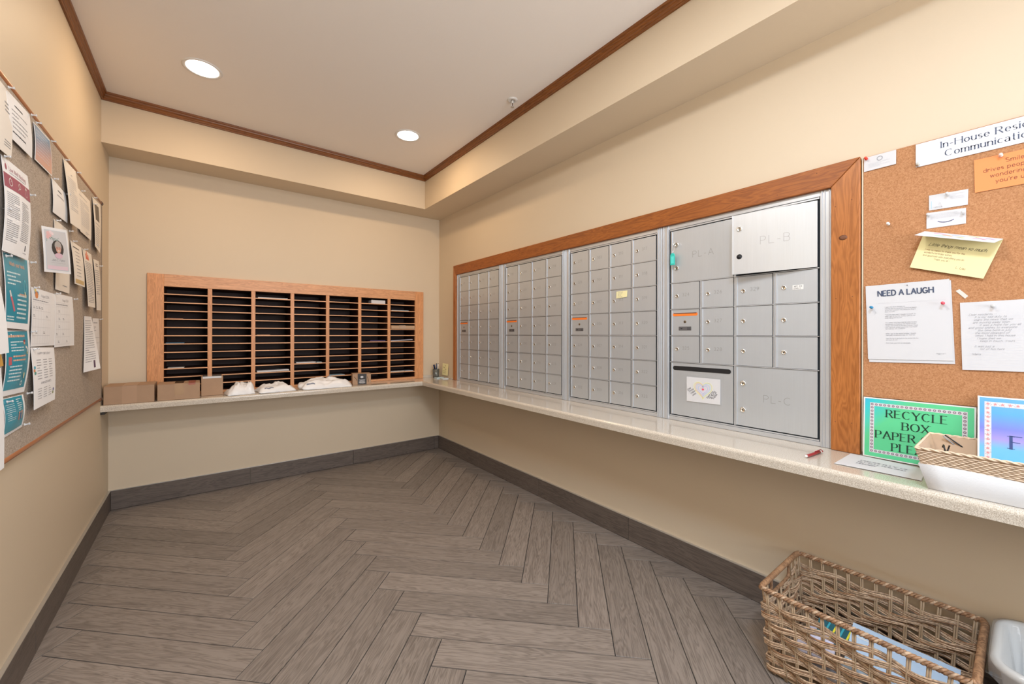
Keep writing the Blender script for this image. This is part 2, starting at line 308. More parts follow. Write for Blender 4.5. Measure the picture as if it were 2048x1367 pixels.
# ------------------------------------------------------------------ sheets of paper
class Sheet:
    """a thin sheet given by four world corners (TL, TR, BR, BL) and a normal; print sits on its front"""
    def __init__(s, c, n, w, h, bulge=0.0, nu=6, nv=8, mats=None, curl=0.0):
        s.c = [Vector(p) for p in c]; s.n = Vector(n); s.w = w; s.h = h; s.bulge = bulge; s.curl = curl
        s.mb = MB(); s.mats = list(mats or [m_paper]); s.nu, s.nv = nu, nv
        for side, e in ((0, .0), (1, -.0006)):
            vs = [s.P(i/nu, j/nv, e) for j in range(nv+1) for i in range(nu+1)]
            s.mb.add(vs, [(j*(nu+1)+i, (j+1)*(nu+1)+i, (j+1)*(nu+1)+i+1, j*(nu+1)+i+1)[::1 if side == 0 else -1] for j in range(nv) for i in range(nu)], 0, True)
        n0 = (nu+1)*(nv+1); rim = [i for i in range(nu+1)]+[(j*(nu+1)+nu) for j in range(1, nv+1)]+[nv*(nu+1)+i for i in range(nu-1, -1, -1)]+[j*(nu+1) for j in range(nv-1, 0, -1)]
        R_ = [s.mb.v[k] for k in rim]; Q_ = [s.mb.v[k+n0] for k in rim]; m_ = len(rim)     # rim with vertices of its own
        s.mb.add(R_+Q_, [(k, (k+1) % m_, m_+(k+1) % m_, m_+k) for k in range(m_)], 0)
    def P(s, u, v, e=0.0):
        a = s.c[0].lerp(s.c[1], u); b = s.c[3].lerp(s.c[2], u); p = a.lerp(b, v)
        off = s.bulge*math.sin(math.pi*min(1, max(0, v))) * (1-.3*math.cos(2*math.pi*u)) + s.curl*v*v
        return p + s.n*(off+e)
    def mi(s, m):
        if m not in s.mats: s.mats.append(m)
        return s.mats.index(m)
    def put(s, m, e=.0005):
        i = s.mi(m)
        def f(q):
            pts = [s.P(x/s.w, 1-y/s.h, e) for x, y in q]
            s.mb.add(pts, [(0, 1, 2, 3)] if len(pts) == 4 else [tuple(range(len(pts)))], i)
        return f
    def rect(s, x0, y0, x1, y1, m, e=.0004, n=1, k=1):
        f = s.put(m, e)
        if s.bulge or s.curl: n = max(n, int(abs(y1-y0)/s.h*s.nv)+1, 1); k = max(k, int(abs(x1-x0)/s.w*s.nu)+1)
        for j in range(n):
            for i in range(k):
                xa, xb = x0+(x1-x0)*i/k, x0+(x1-x0)*(i+1)/k; ya, yb = y0+(y1-y0)*j/n, y0+(y1-y0)*(j+1)/n
                f([(xa, ya), (xb, ya), (xb, yb), (xa, yb)])
    def disc(s, x, y, r, m, e=.0005, ry=None, a0=0, a1=360, ri=0):
        f = s.put(m, e); ry = ry or r; n = 14
        for k in range(n):
            t0, t1 = (math.radians(a0+(a1-a0)*j/n) for j in (k, k+1))
            q = ri
            f([(x+q*r*math.cos(t0), y+q*ry*math.sin(t0)), (x+r*math.cos(t0), y+ry*math.sin(t0)), (x+r*math.cos(t1), y+ry*math.sin(t1)), (x+q*r*math.cos(t1), y+q*ry*math.sin(t1))])
    def line(s, pts, w, m, e=.0006):
        f = s.put(m, e)
        for (ax, ay), (bx, by) in zip(pts, pts[1:]):
            dx, dy = bx-ax, by-ay; l = math.hypot(dx, dy) or 1e-9; nx, ny = -dy/l*w/2, dx/l*w/2
            f([(ax+nx, ay+ny), (ax-nx, ay-ny), (bx-nx, by-ny), (bx+nx, by+ny)])
    def body(s, x0, y0, w, h, n, m, seed=1, th=.35, full=.9):
        """rows of word-length marks, first row at the top"""
        r = random.Random(seed); f = s.put(m, .0005); st = h/n
        for i in range(n):
            y = y0-st*(i+.5); x = x0; end = x0+w*(full if r.random() < .8 else r.uniform(.3, .8))
            while x < end:
                l = min(r.uniform(.02, .07)*w*1.6, end-x)
                f([(x, y-st*th/2), (x+l, y-st*th/2), (x+l, y+st*th/2), (x, y+st*th/2)]); x += l+w*.018
    def done(s, name, label, cat, group=None, parent=None):
        c = tuple(sum((p[i] for p in s.c), 0)/4 for i in range(3))
        o = build(s.mb, name, s.mats, parent, c)
        if label: tag(o, label, cat, group)
        return o
XL = -W+.0135       # face of the left cork
XR = -.0125         # face of the right cork
def left_sheet(c, w, h, off=(.003, .003, .003, .003), **k):
    return Sheet([(XL+o, y, z) for (y, z), o in zip(c, off)], (1, 0, 0), w, h, **k)
def right_sheet(c, w, h, off=(.002, .002, .002, .002), **k):
    return Sheet([(XR-o, y, z) for (y, z), o in zip(c, off)], (-1, 0, 0), w, h, **k)
def pin(side, y, z, col, label, off=.004, group=None, tilt=0):
    mb = MB(); d = (1, tilt, .15) if side == 'L' else (-1, tilt, .1); x = XL+off if side == 'L' else XR-off
    mb.lathe([(.0008, -.003), (.0008, .001), (.0050, .0015), (.0050, .0030), (.0026, .0045), (.0024, .011), (.0042, .0125), (.0044, .0145), (.002, .0155)], (x, y, z), d, 12)
    o = build(mb, 'push_pin', col, None, (x, y, z)); return tag(o, label, 'pin', group)
# ------------------------------------------------------------------ room shell
mb = MB(); mb.box((-W-.1, YF-.1, -.06), (.1, .1, -.0045))
floor = struct(build(mb, 'floor', m_grout))
# herringbone planks, long sides at 45 degrees to the walls
PW, D, SY = .1312, .565, .18554; H4 = PW/(2*math.sqrt(2)); HP = PW/math.sqrt(2)
def clip(poly, x0, x1, y0, y1):
    for ax, lim, sg in ((0, x0, 1), (0, x1, -1), (1, y0, 1), (1, y1, -1)):
        out = []
        for i in range(len(poly)):
            a, b = poly[i], poly[(i+1) % len(poly)]; ia, ib = (a[ax]-lim)*sg >= 0, (b[ax]-lim)*sg >= 0
            if ia: out.append(a)
            if ia != ib:
                t = (lim-a[ax])/(b[ax]-a[ax]); out.append((a[0]+t*(b[0]-a[0]), a[1]+t*(b[1]-a[1])))
        poly = out
        if not poly: return []
    return poly
PLN = D*math.sqrt(2); g = .0017
def plank_mesh(poly, name='plank'):
    n = len(poly); e = .0007
    cx = sum(p[0] for p in poly)/n; cy = sum(p[1] for p in poly)/n
    ins = [(p[0]+(cx-p[0])/max(math.hypot(p[0]-cx, p[1]-cy), 1e-6)*e*1.3, p[1]+(cy-p[1])/max(math.hypot(p[0]-cx, p[1]-cy), 1e-6)*e*1.3) for p in poly]
    q = MB(); q.add([(x, y, -.0055) for x, y in poly]+[(x, y, -e) for x, y in poly]+[(x, y, 0) for x, y in ins],
        [tuple(range(2*n, 3*n))]+[(k*n+i, k*n+(i+1) % n, (k+1)*n+(i+1) % n, (k+1)*n+i) for k in (0, 1) for i in range(n)])
    return q.mesh(name, m_plank)
full = plank_mesh([(g, g), (PLN-g, g), (PLN-g, PW-g), (g, PW-g)])
cols = [-.715+D*k for k in range(-5, 3)]           # column lines; plank direction alternates
for ci in range(len(cols)-1):
    xl, xr = cols[ci], cols[ci+1]; k0 = ci-5
    typeB = (k0 % 2 == 0)                            # k0 = 0: first column right of -.715
    for k in range(-45, 45):
        if not typeB:
            # right end edge (xr-h, y) .. (xr+h, y+hp); long sides run towards (-1, +1)
            y = -2.323+SY*k; o0 = (xr-H4, y); u = (-math.sqrt(.5), math.sqrt(.5)); v = (math.sqrt(.5), math.sqrt(.5))
        else:
            y = -2.323+SY*k; o0 = (xl-H4, y); u = (math.sqrt(.5), math.sqrt(.5)); v = (math.sqrt(.5), -math.sqrt(.5))
        def wp(a, b): return (o0[0]+u[0]*a+v[0]*b, o0[1]+u[1]*a+v[1]*b)
        loc = [(g, g), (PLN-g, g), (PLN-g, PW-g), (g, PW-g)]
        wpoly = [wp(*p) for p in loc]; cp = clip(wpoly, -W+.012, -.012, YF, -.012)
        if len(cp) < 3: continue
        ar = abs(sum(cp[i][0]*cp[(i+1) % len(cp)][1]-cp[(i+1) % len(cp)][0]*cp[i][1] for i in range(len(cp))))/2
        if ar < .0006: continue
        ang = math.atan2(u[1], u[0])
        flip = (u[0]*v[1]-u[1]*v[0]) < 0            # local frame (u, v) must be right-handed
        if len(cp) == 4 and abs(ar-(PLN-2*g)*(PW-2*g)) < 1e-6:
            if flip: oo = (o0[0]+v[0]*PW, o0[1]+v[1]*PW)
            else: oo = o0
            me = full
        else:
            oo = (o0[0]+v[0]*PW, o0[1]+v[1]*PW) if flip else o0
            ca, sa = math.cos(ang), math.sin(ang)
            lp = [((x-oo[0])*ca+(y_-oo[1])*sa, -(x-oo[0])*sa+(y_-oo[1])*ca) for x, y_ in cp]
            a2 = sum(lp[i][0]*lp[(i+1) % len(lp)][1]-lp[(i+1) % len(lp)][0]*lp[i][1] for i in range(len(lp)))
            if a2 < 0: lp = lp[::-1]
            me = plank_mesh(lp)
        p = link('plank', me, floor, (oo[0], oo[1], 0)); p.rotation_euler = (0, 0, ang)

CT = .747                                            # counter top height
# back wall with the opening for the pigeonholes; the sorter carcass sits in it
PX0, PX1, PZ0, PZ1 = -2.235, -.250, .745, 1.575
mb = MB(); T = .12
def holed(mb, axis, a0, a1, z0, z1, h0, h1, hz0, hz1, t0, t1):
    def bx(p0, p1, q0, q1):
        if axis == 0: mb.box((p0, t0, q0), (p1, t1, q1))
        else: mb.box((t0, p0, q0), (t1, p1, q1))
    bx(a0, h0, z0, z1); bx(h1, a1, z0, z1); bx(h0, h1, z0, hz0); bx(h0, h1, hz1, z1)
holed(mb, 0, -W, 0, 0, HC, PX0, PX1, PZ0, PZ1, 0, T)
struct(build(mb, 'wall_back', m_wall))
mb = MB(); holed(mb, 1, YF, 0, 0, HC, -3.347, -.390, .745, 1.782, 0, T); mb.box((0, 0, 0), (T, T, HC))
struct(build(mb, 'wall_right', m_wall))
mb = MB(); mb.box((-W-.1, YF, 0), (-W, T, HC)); struct(build(mb, 'wall_left', m_wall))
mb = MB(); mb.box((-W, YF-.1, 0), (-2.05, YF, HC)); mb.box((-.05, YF-.1, 0), (0, YF, HC)); mb.box((-2.05, YF-.1, HC-.06), (-.05, YF, HC))
struct(build(mb, 'wall_front', m_wall))
mb = MB(); mb.box((-W-.1, YF-.1, HC), (T, T, HC+.08)); ceil = struct(build(mb, 'ceiling', m_ceil))
mb = MB()
mb.add([(-W, 0, HC), (-W, -SB, HC), (-SR, -SB, HC), (-SR, YF, HC), (0, YF, HC), (0, 0, HC),
        (-W, 0, ZS), (-W, -SB, ZS), (-SR, -SB, ZS), (-SR, YF, ZS), (0, YF, ZS), (0, 0, ZS)],
       [(0,1,2,3,4,5), (11,10,9,8,7,6), (0,6,7,1), (1,7,8,2), (2,8,9,3), (3,9,10,4), (4,10,11,5), (5,11,6,0)])
build(mb, 'bulkhead', m_wall, ceil)
# crown moulding
prof = [(0, 0), (.010, 0), (.011, .008), (.014, .010), (.015, .020), (.020, .026), (.022, .034), (.027, .037), (.029, .048), (0, .048)]
ZC = HC-.048
def crown(name, pa, pb, mat):
    mb = MB(); n = len(prof); vs = [pa(d, z) for d, z in prof]+[pb(d, z) for d, z in prof]
    mb.add(vs, [tuple(range(n)), tuple(range(n, 2*n))[::-1]]+[(i, n+i, n+(i+1) % n, (i+1) % n) for i in range(n)])
    return struct(build(mb, name, mat))
crown('trim_1', lambda d, z: (-W+d, -SB-d, ZC+z), lambda d, z: (-SR-d, -SB-d, ZC+z), m_crown)
crown('trim_2', lambda d, z: (-W+d, -SB-d, ZC+z), lambda d, z: (-W+d, YF, ZC+z), m_crowny)
crown('trim_3', lambda d, z: (-SR-d, -SB-d, ZC+z), lambda d, z: (-SR-d, YF, ZC+z), m_crowny)
# baseboards: tiles with a steel edge strip
BH, BT = .132, .0134
def baseboard(name, axis, joints, mat, wallpos):
    root = bpy.data.objects.new(name, None); COL.objects.link(root); root['kind'] = 'structure'; ORG[root.name] = (0, 0, 0)
    for a, b in zip(joints, joints[1:]):
        mb = MB(); q = .0012
        if axis == 0: mb.box((a+q, -BT, .0015), (b-q, -.0005, BH-.003))
        else:
            x0, x1 = wallpos; mb.box((x0, a+q, .0015), (x1, b-q, BH-.003))
        c = center(mb); build(mb, 'tile', mat, root, c, .0008, 1)
    mb = MB(); a, b = joints[0], joints[-1]
    if axis == 0: mb.box((a, -BT*.8, BH-.003), (b, 0, BH))
    else: x0, x1 = wallpos; mb.box((x0, a, BH-.003), (x1, b, BH))
    build(mb, 'edge_strip', m_steel, root, center(mb))
baseboard('baseboard_back', 0, [-W+BT, -1.678, -.881, -.062, -BT], m_base, None)
baseboard('baseboard_right', 1, [-5.45, -4.79, -3.99, -3.19, -2.392, -1.597, -.797, -.0005], m_basey, (-BT, -.0005))
baseboard('baseboard_left', 1, [-5.45, -4.75, -3.95, -3.15, -2.35, -1.55, -.75, -.0005], m_basey, (-W+.0005, -W+BT))

# ------------------------------------------------------------------ worktop
ct = empty('countertop', (-.3, -.3, CT), 'L-shaped speckled beige laminate worktop under the mailboxes and the wooden pigeonholes', 'worktop')
def nose(d, r=.014, n=5, t=.040):     # profile (distance from the wall, z): rounded front edge
    p = [(0.0005, CT-t), (d, CT-t)]
    p += [(d+.0*k, CT-t) for k in ()]
    p += [(d-r+r*math.sin(math.radians(90*k/n)) if k else d-r, CT-r+r*math.cos(math.radians(90*k/n))) for k in range(n, -1, -1)]
    return p+[(0.0005, CT)]
dR, dB = .318, .276
mb = MB(); P = nose(dR); mb.prism([(z, -d) for d, z in P], -4.45, -.0005, 1); build(mb, 'right_top', m_counter, ct, (-.15, -2, CT))
mb = MB(); P = nose(dB)
n = len(P); vs = [(-W+.0005, -d, z) for d, z in P]+[(-dR-.0006, -d, z) for d, z in P]
mb.add(vs, [tuple(range(n)), tuple(range(n, 2*n))[::-1]]+[(i, n+i, n+(i+1) % n, (i+1) % n) for i in range(n)]); build(mb, 'back_top', m_counter, ct, (-1.4, -.15, CT))
mb = MB(); mb.box((-.187, -.012, CT), (-.0005, -.0005, CT+.028)); mb.box((-.012, -.300, CT), (-.0005, -.0125, CT+.012)); build(mb, 'splash_strip', m_counter, ct, (-.1, -.006, CT), .002)
mb = MB(); mb.box((-W+.0005, -.27, .690), (-W+.02, -.02, .7065)); build(mb, 'support_cleat', m_black, ct, (-W+.01, -.15, .7))

# ------------------------------------------------------------------ pigeonhole sorter
YP = -.019
so = empty('mail_sorter', (-1.24, YP, CT), 'oak pigeonhole unit of seven columns built into the back wall above the worktop', 'pigeonholes')
OX0, OX1, OZ1, PO0 = -2.203, -.280, 1.5405, .7682
zs = [OZ1-.0552-.0602*k for k in range(12)]; cx = [OX0+.2747*k+.0 for k in range(8)]; cx[7] = OX1
def bd(name, a, b, mat, bev=.0015): mb = MB(); mb.box(a, b); return build(mb, name, mat, so, tuple((a[i]+b[i])/2 for i in range(3)), bev)
bd('stile', (-2.293, YP, CT+.0005), (OX0, -.0005, 1.6285), m_oakv); bd('stile', (OX1, YP, CT+.0005), (-.1895, -.0005, 1.6285), m_oakv)
bd('top_rail', (OX0, YP, OZ1), (OX1, -.0005, 1.6285), m_oak); bd('bottom_rail', (OX0, YP, CT+.0005), (OX1, -.0005, PO0), m_oak)
DP = .27
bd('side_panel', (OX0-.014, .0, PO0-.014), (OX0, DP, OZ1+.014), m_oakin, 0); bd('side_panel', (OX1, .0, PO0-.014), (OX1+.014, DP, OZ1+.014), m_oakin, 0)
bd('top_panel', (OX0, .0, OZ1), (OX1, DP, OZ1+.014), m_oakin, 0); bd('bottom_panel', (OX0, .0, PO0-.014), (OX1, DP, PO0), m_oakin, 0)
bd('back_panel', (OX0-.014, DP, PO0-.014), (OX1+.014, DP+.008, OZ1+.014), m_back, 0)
gaps = []
edges = [OX0]+[c for k in range(1, 7) for c in (OX0+.278*k-.0275+.0, OX0+.278*k+.0)]+[OX1]
for k in range(1, 7):
    a, b = edges[2*k-1], edges[2*k]
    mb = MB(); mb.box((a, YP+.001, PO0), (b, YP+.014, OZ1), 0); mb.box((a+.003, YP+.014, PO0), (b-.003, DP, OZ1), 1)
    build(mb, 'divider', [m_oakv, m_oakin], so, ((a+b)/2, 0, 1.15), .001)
smesh = {}
slots = [(edges[2*k]+(.0 if k == 0 else -.003), edges[2*k+1]+(.0 if k == 6 else .003)) for k in range(7)]
for k in range(7):
    a, b = edges[2*k], edges[2*k+1]; key = round(b-a, 3)
    if key not in smesh:
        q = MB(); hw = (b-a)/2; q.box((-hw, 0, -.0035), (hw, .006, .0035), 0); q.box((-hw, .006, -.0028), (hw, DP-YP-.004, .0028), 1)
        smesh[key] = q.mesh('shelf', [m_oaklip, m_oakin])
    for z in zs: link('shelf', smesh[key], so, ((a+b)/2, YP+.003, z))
# shelf-pin holes on the right side of the last three columns
for k, zz in ((4, 0), (5, 0), (6, 0)):
    b = edges[2*k+1]
    mb = MB()
    for z in zs: mb.lathe([(.005, 0), (.005, .0006)], (b+(.003 if k < 6 else 0)-.0003, .022, z+.027), (-1, 0, 0), 8, 0)
    build(mb, 'pin_hole_row', m_dark, so, (b, .022, 1.15))['kind'] = 'stuff'

# mail lying in the pigeonholes: column, row, x0..x1 fraction, thickness, depth set back, material
def slot_z(r): return (PO0 if r == 12 else zs[r]+.0035) + .0007
def col_x(c): return slots[c]
def mail(c, r, f0, f1, t, y0, m, label, name='envelope', cat='envelope', n=1, skew=0.0, dp=.13, m2=None):
    a, b = col_x(c); a += .004; b -= .004; x0, x1 = a+(b-a)*f0, a+(b-a)*f1; z = slot_z(r); rr = random.Random(c*13+r)
    org = ((x0+x1)/2, y0, z)
    def sl(i):
        mb = MB(); dz = t/n; w = (x1-x0)/2
        dx = rr.uniform(-.0015, .0015) if i else 0; dy = rr.uniform(0, .012) if i else 0
        lift = skew*.5
        vs = []
        for zz in (0, dz*.92):
            for sx, sy in ((-1, 0), (1, 0), (1, 1), (-1, 1)):
                vs.append((org[0]+sx*w*.98+dx, y0+sy*dp+dy, z+i*dz+zz+(lift*(sx+1)/2 if sy == 0 or True else 0)))
        mb.add(vs, [(0,3,2,1),(4,5,6,7),(0,1,5,4),(1,2,6,5),(2,3,7,6),(3,0,4,7)]); return mb
    if n == 1: tag(build(sl(0), name, m, None, org, .0004, 1), label, cat)
    else:
        for i in range(n):
            tag(build(sl(i), name, (m if (i % 2 == 0 or not m2) else m2), None, org, .0003, 1), label[i] if isinstance(label, list) else label, cat)
m_blue = plain('blue_card', (0.06, 0.17, 0.28), 0.6); m_lblue = plain('pale_blue_card', (0.45, 0.60, 0.68), 0.6); m_purple = plain('plum_card', (0.07, 0.04, 0.12), 0.6)
m_brown = plain('brown_card', (0.30, 0.14, 0.08), 0.7)
mail(2, 0, .06, .93, .007, -.010, m_paper, ['lower white envelope in the top slot of the third pigeonhole column', 'upper white envelope in the top slot of the third pigeonhole column'], n=2)
mail(5, 0, .38, .93, .036, -.006, m_paper, 'thick stack of white paper in the top slot of the sixth pigeonhole column', 'paper_stack', 'paper stack', dp=.1)
mail(6, 1, .06, .78, .006, .0, m_lblue, 'pale blue leaflet in the second slot of the rightmost pigeonhole column', 'leaflet', 'leaflet')
mail(6, 6, .02, .94, .008, -.014, m_paper, ['white magazine, lowest in the seventh slot of the rightmost column', 'grey magazine, topmost in the seventh slot of the rightmost column'], 'magazine', 'magazine', n=2, skew=.024, m2=plain('grey_print', (.42, .4, .5), .5))
mail(6, 11, .02, .60, .005, -.004, m_cream, 'tan letter in the second lowest slot of the rightmost column, left side', dp=.1)
mail(6, 11, .62, .96, .006, -.006, m_paper, 'small white envelope in the second lowest slot of the rightmost column, right side', dp=.1)
mail(5, 6, .36, .96, .012, .010, m_purple, 'dark plum booklet in the seventh slot of the sixth column', 'booklet', 'booklet')
mail(5, 7, .06, .90, .004, .006, m_brown, 'thin brown folder in the eighth slot of the sixth column', 'folder', 'folder')
mail(3, 9, .06, .68, .010, -.008, m_paper, ['lower white letter in the tenth slot of the fourth column', 'upper white letter in the tenth slot of the fourth column'], n=2)
mail(3, 9, .70, .88, .005, -.012, m_lblue, 'pale blue card beside white letters in the fourth column', 'card', 'card')
mail(2, 10, .04, .98, .012, -.014, m_paper, ['lower white letter in the eleventh slot of the third column', 'upper white letter in the eleventh slot of the third column'], n=2, skew=.006)
mail(2, 5, .04, .42, .004, -.002, m_oaklip, 'tan card in the sixth slot of the third column', 'card', 'card')
mail(0, 6, .02, .45, .006, -.008, m_blue, 'blue folder in the seventh slot of the leftmost pigeonhole column', 'folder', 'folder')
mail(0, 9, .06, .45, .004, -.004, m_cream, 'buff envelope in the tenth slot of the leftmost pigeonhole column')
mail(0, 3, .03, .42, .004, .0, m_brown, 'brown envelope in the fourth slot of the leftmost pigeonhole column')
mail(4, 11, .02, .55, .004, .0, m_lblue, 'pale leaflet in the second lowest slot of the fifth column', 'leaflet', 'leaflet')
# brown parcel squeezed in a slot
a, b = col_x(6); z = slot_z(4)
mb = MB(); mb.box((a+.008, -.030, z), (b-.006, .15, z+.034)); pc = build(mb, 'parcel', m_card2, None, ((a+b)/2, -.03, z), .004)
tag(pc, 'flat brown parcel poking out of the fifth slot of the rightmost column', 'parcel')
mb = MB(); mb.box((a+.085, -.0306, z+.001), (a+.15, .1, z+.0364)); build(mb, 'tape', m_tape, pc, ((a+b)/2, -.03, z))

# ------------------------------------------------------------------ mailboxes
XD = -.006                                   # door face
RZ = [1.748-.13886*k for k in range(8)]      # row lines
def rrect(y0, y1, z0, z1, r, x0, x1, mi=0, mb=None, n=5):
    """rounded slab normal to x"""
    pts = []
    for cy_, cz_, a0 in ((y1-r, z1-r, 0), (y0+r, z1-r, 90), (y0+r, z0+r, 180), (y1-r, z0+r, 270)):
        for k in range(n+1): t = math.radians(a0+90*k/n); pts.append((cy_+r*math.cos(t), cz_+r*math.sin(t)))
    mb.prism(pts, x0, x1, 0, mi)
lockm = MB()
lockm.lathe([(.0098, 0), (.0098, .0022), (.0088, .0034), (.0066, .0038), (.0062, .0030), (.0010, .0030)], (0, 0, 0), (-1, 0, 0), 16, 0)
lockm.box((-.0036, -.0008, -.0045), (-.0029, .0008, .0030), 1); lockm.box((-.0036, -.0016, -.0012), (-.0029, .0016, .0010), 1)
lock_me = lockm.mesh('lock', [m_chrome, m_dark])
door_me = {}
def door_mesh(w, h):
    k = (round(w, 4), round(h, 4))
    if k not in door_me:
        q = MB(); q.box((XD, -w/2, -h/2), (XD+.006, w/2, h/2), 0)
        q.box((XD-.0040, w/2-.0058, -h/2), (XD, w/2, h/2), 1)      # bright folded lip along the left edge
        door_me[k] = q.mesh('door', [m_alu, m_alu3])
    return door_me[k]
num_cache = {}
def lettering(parent, s, yc, zc, size, xf, wt=.0016, mat=None, org=(0, 0, 0), name='number'):
    """engraved strokes; reads towards -y"""
    q = MB()
    def put(p): q.add([(xf, -(a), b) for a, b in p], [(0, 1, 2, 3)])
    text(put, s, 0, 0, size, wt, align='c', track=.35)
    me = q.mesh(name, mat or m_engr)
    return link(name, me, parent, (0, yc, zc))
def cabinet(y0, y1, gy, label, nums, kind='letter'):
    """y0 > y1 are the cabinet's sides, gy the left edge of its doors"""
    cab = empty('mailbox_cabinet', (0, (y0+y1)/2, CT), label, 'mailboxes')
    g1 = gy-.652
    mb = MB()
    # carcass behind the doors, dark in the gaps
    mb.box((.004, y0-.001, CT+.001), (.10, y1+.001, 1.7795), 1)
    build(mb, 'carcass', [m_alu2, m_gap], cab)
    mb = MB()
    mb.box((XD-.002, y0-.0006, CT+.001), (.004, gy+.006, 1.7795)); mb.box((XD-.002, g1-.004, CT+.001), (.004, y1+.0006, 1.7795))
    mb.box((XD-.002, gy+.006, 1.7585), (.004, g1-.004, 1.7795)); mb.box((XD-.002, gy+.006, CT+.001), (.004, g1-.004, .7665))
    mb.box((XD, gy+.003, 1.7500), (.004, g1-.001, 1.7570), 0); mb.box((XD, gy+.003, .7680), (.004, g1-.001, .7735), 0)
    # raised ribs of the extruded posts
    for yy in (y0-.006, gy+.016, gy+.008, g1-.010, g1-.020, y1+.008):
        if y1 < yy < y0: mb.box((XD-.006, yy-.0018, CT+.001), (XD-.002, yy+.0018, 1.7795), 1)
    build(mb, 'frame', [m_alu2, m_alu3], cab, None, .0006, 1)
    big = {'parcel': [(0, 2, 0, 2), (2, 2, 0, 2), (0, 2, 5, 2), (2, 2, 5, 2)], 'letter': []}[kind]
    def covered(c, r): return any(c0 <= c < c0+cw and r0 <= r < r0+rh for c0, cw, r0, rh in big)
    # mullions and shelf edges
    for c in range(1, 4):
        y = gy-.163*c; rs = [r for r in range(7) if not (covered(c-1, r) and covered(c, r) and c != 2)]
        mb = MB(); z0_, z1_ = RZ[max(rs)+1], RZ[min(rs)]
        mb.box((XD+.0005, y-.0055, z0_), (.003, y+.0015, z1_)); mb.box((XD-.0025, y-.0030, z0_), (XD+.0006, y-.0008, z1_), 1)
        build(mb, 'mullion', [m_alu2, m_alu3], cab, (0, y, (z0_+z1_)/2))
    for r in range(1, 7):
        cs = [c for c in range(4) if not (covered(c, r-1) and covered(c, r))]
        if not cs: continue
        mb = MB(); mb.box((XD-.003, gy-.163*min(cs)+.001, RZ[r]-.0012), (.003, gy-.163*(max(cs)+1)-.001, RZ[r]+.0018))
        build(mb, 'shelf_edge', m_alu2, cab, (0, gy-.326, RZ[r]))
    for c in range(4):
        for r in range(7):
            if covered(c, r): continue
            yc = gy-.163*(c+.5)-.001; zc = (RZ[r]+RZ[r+1])/2
            w, h = .1515, .1325
            if (c, r) == (0, 3):
                mb = MB(); w2, h2 = w/2, h/2; o = (0, yc, zc)
                d = link('outgoing_slot_door', door_mesh(w, h), cab, o)
                q = MB(); rrect(-.067, .067, .0335, .0495, .0078, XD-.0012, XD-.0002, 0, q); rrect(-.062, .062, .0455, .0492, .0018, XD-.0014, XD-.0012, 1, q)
                link('orange_flap', q.mesh('orange_flap', [m_orange, m_gap]), d, o)
                q = MB(); q.lathe([(.0072, 0), (.0072, .001), (.005, .0012)], (XD, 0, .0035), (-1, 0, 0), 14, 0); q.box((XD-.0018, -.0012, -.001), (XD-.0009, .0012, .006), 1)
                link('key_hole', q.mesh('key_hole', [plain('brass', (.25, .19, .12), .35, .8), m_dark]), d, o)
                q = MB(); rrect(-.034, .034, -.042, -.0215, .002, XD-.0009, XD-.0001, 0, q)
                for i in range(2): q.box((XD-.0011, -.012, -.030-.007*i), (XD-.0009, -.030+.0, -.0275-.007*i), 1)
                q.add([(XD-.0011, .028, -.027), (XD-.0011, .016, -.030), (XD-.0011, .010, -.027), (XD-.0011, .018, -.036)], [(0, 1, 2, 3)], 1)
                link('maker_plate', q.mesh('maker_plate', [m_plate, m_gap]), d, o)
                continue
            d = link('door', door_mesh(w, h), cab, (0, yc, zc))
            lk = link('lock', lock_me, d, (XD, yc+.0435, zc)); lk.rotation_euler = (random.Random(c*7+r).choice((0, .2, -.3)), 0, 0)
            s = nums.get((c, r))
            if s:
                me = num_cache.get(s)
                lettering(d, s, yc-.004, zc-.002, .0155, XD-.0003, .0013)
    return cab
def seq(cols):
    d = {}
    for c, lst in enumerate(cols):
        rows = [0, 1, 2, 4, 5, 6] if c == 0 else range(7)
        for r, v in zip(rows, lst): d[(c, r)] = str(v)
    return d
R = lambda a, n: list(range(a, a+n))
cabinet(-.3905, -1.1355, -.436, 'bank of aluminium mailboxes nearest the corner, leftmost of four', seq([R(101, 6), R(107, 7), R(114, 7), R(121, 7)]))
cabinet(-1.1355, -1.872, -1.183, 'second bank of aluminium mailboxes from the corner', seq([[128, 129, 130, 201, 202, 203], R(204, 7), R(211, 7), R(218, 7)]))
cabinet(-1.872, -2.607, -1.918, 'third bank of aluminium mailboxes, with a yellow note on one door', seq([[225, 226, 227, 229, 301, 302], R(303, 7), R(310, 7), R(317, 7)]))
pc4 = cabinet(-2.607, -3.3455, -2.651, 'bank of aluminium mailboxes with large parcel lockers, nearest the cork board', {(0, 2): '324', (1, 2): '326', (2, 2): '329', (1, 3): '327', (0, 4): '325', (1, 4): '328'}, 'parcel')
gy = -2.651
def bigdoor(name, label, c, r0, txt, locks, place=True):
    yc = gy-.163*(c+1)-.001; zc = RZ[r0]-.13886; w, h = .3145, .2715
    d = link(name, door_mesh(w, h), pc4, (0, yc, zc))
    for (dy, dz, mat2) in locks:
        lk = link('lock', lock_me, d, (XD, yc+dy, zc+dz)); lk.scale = (1.25, 1.25, 1.25)
    if txt: lettering(d, txt, yc-.012, zc-.0165, .031, XD-.0003, .0018, name='lettering')
    if label: d['label'] = label
    return d, yc, zc
dA, yA, zA = bigdoor('parcel_door', 'large parcel door marked PL-A with a key in its lock', 0, 0, 'PL-A', [(.128, .062, 0), (.128, -.061, 0)])
dC, yC, zC = bigdoor('parcel_door', 'large parcel door marked PL-C', 2, 5, 'PL-C', [(.126, .060, 0), (.126, -.062, 0)])
dS, yS, zS = bigdoor('mail_slot_door', 'large door with a long black posting slot', 0, 5, None, [])
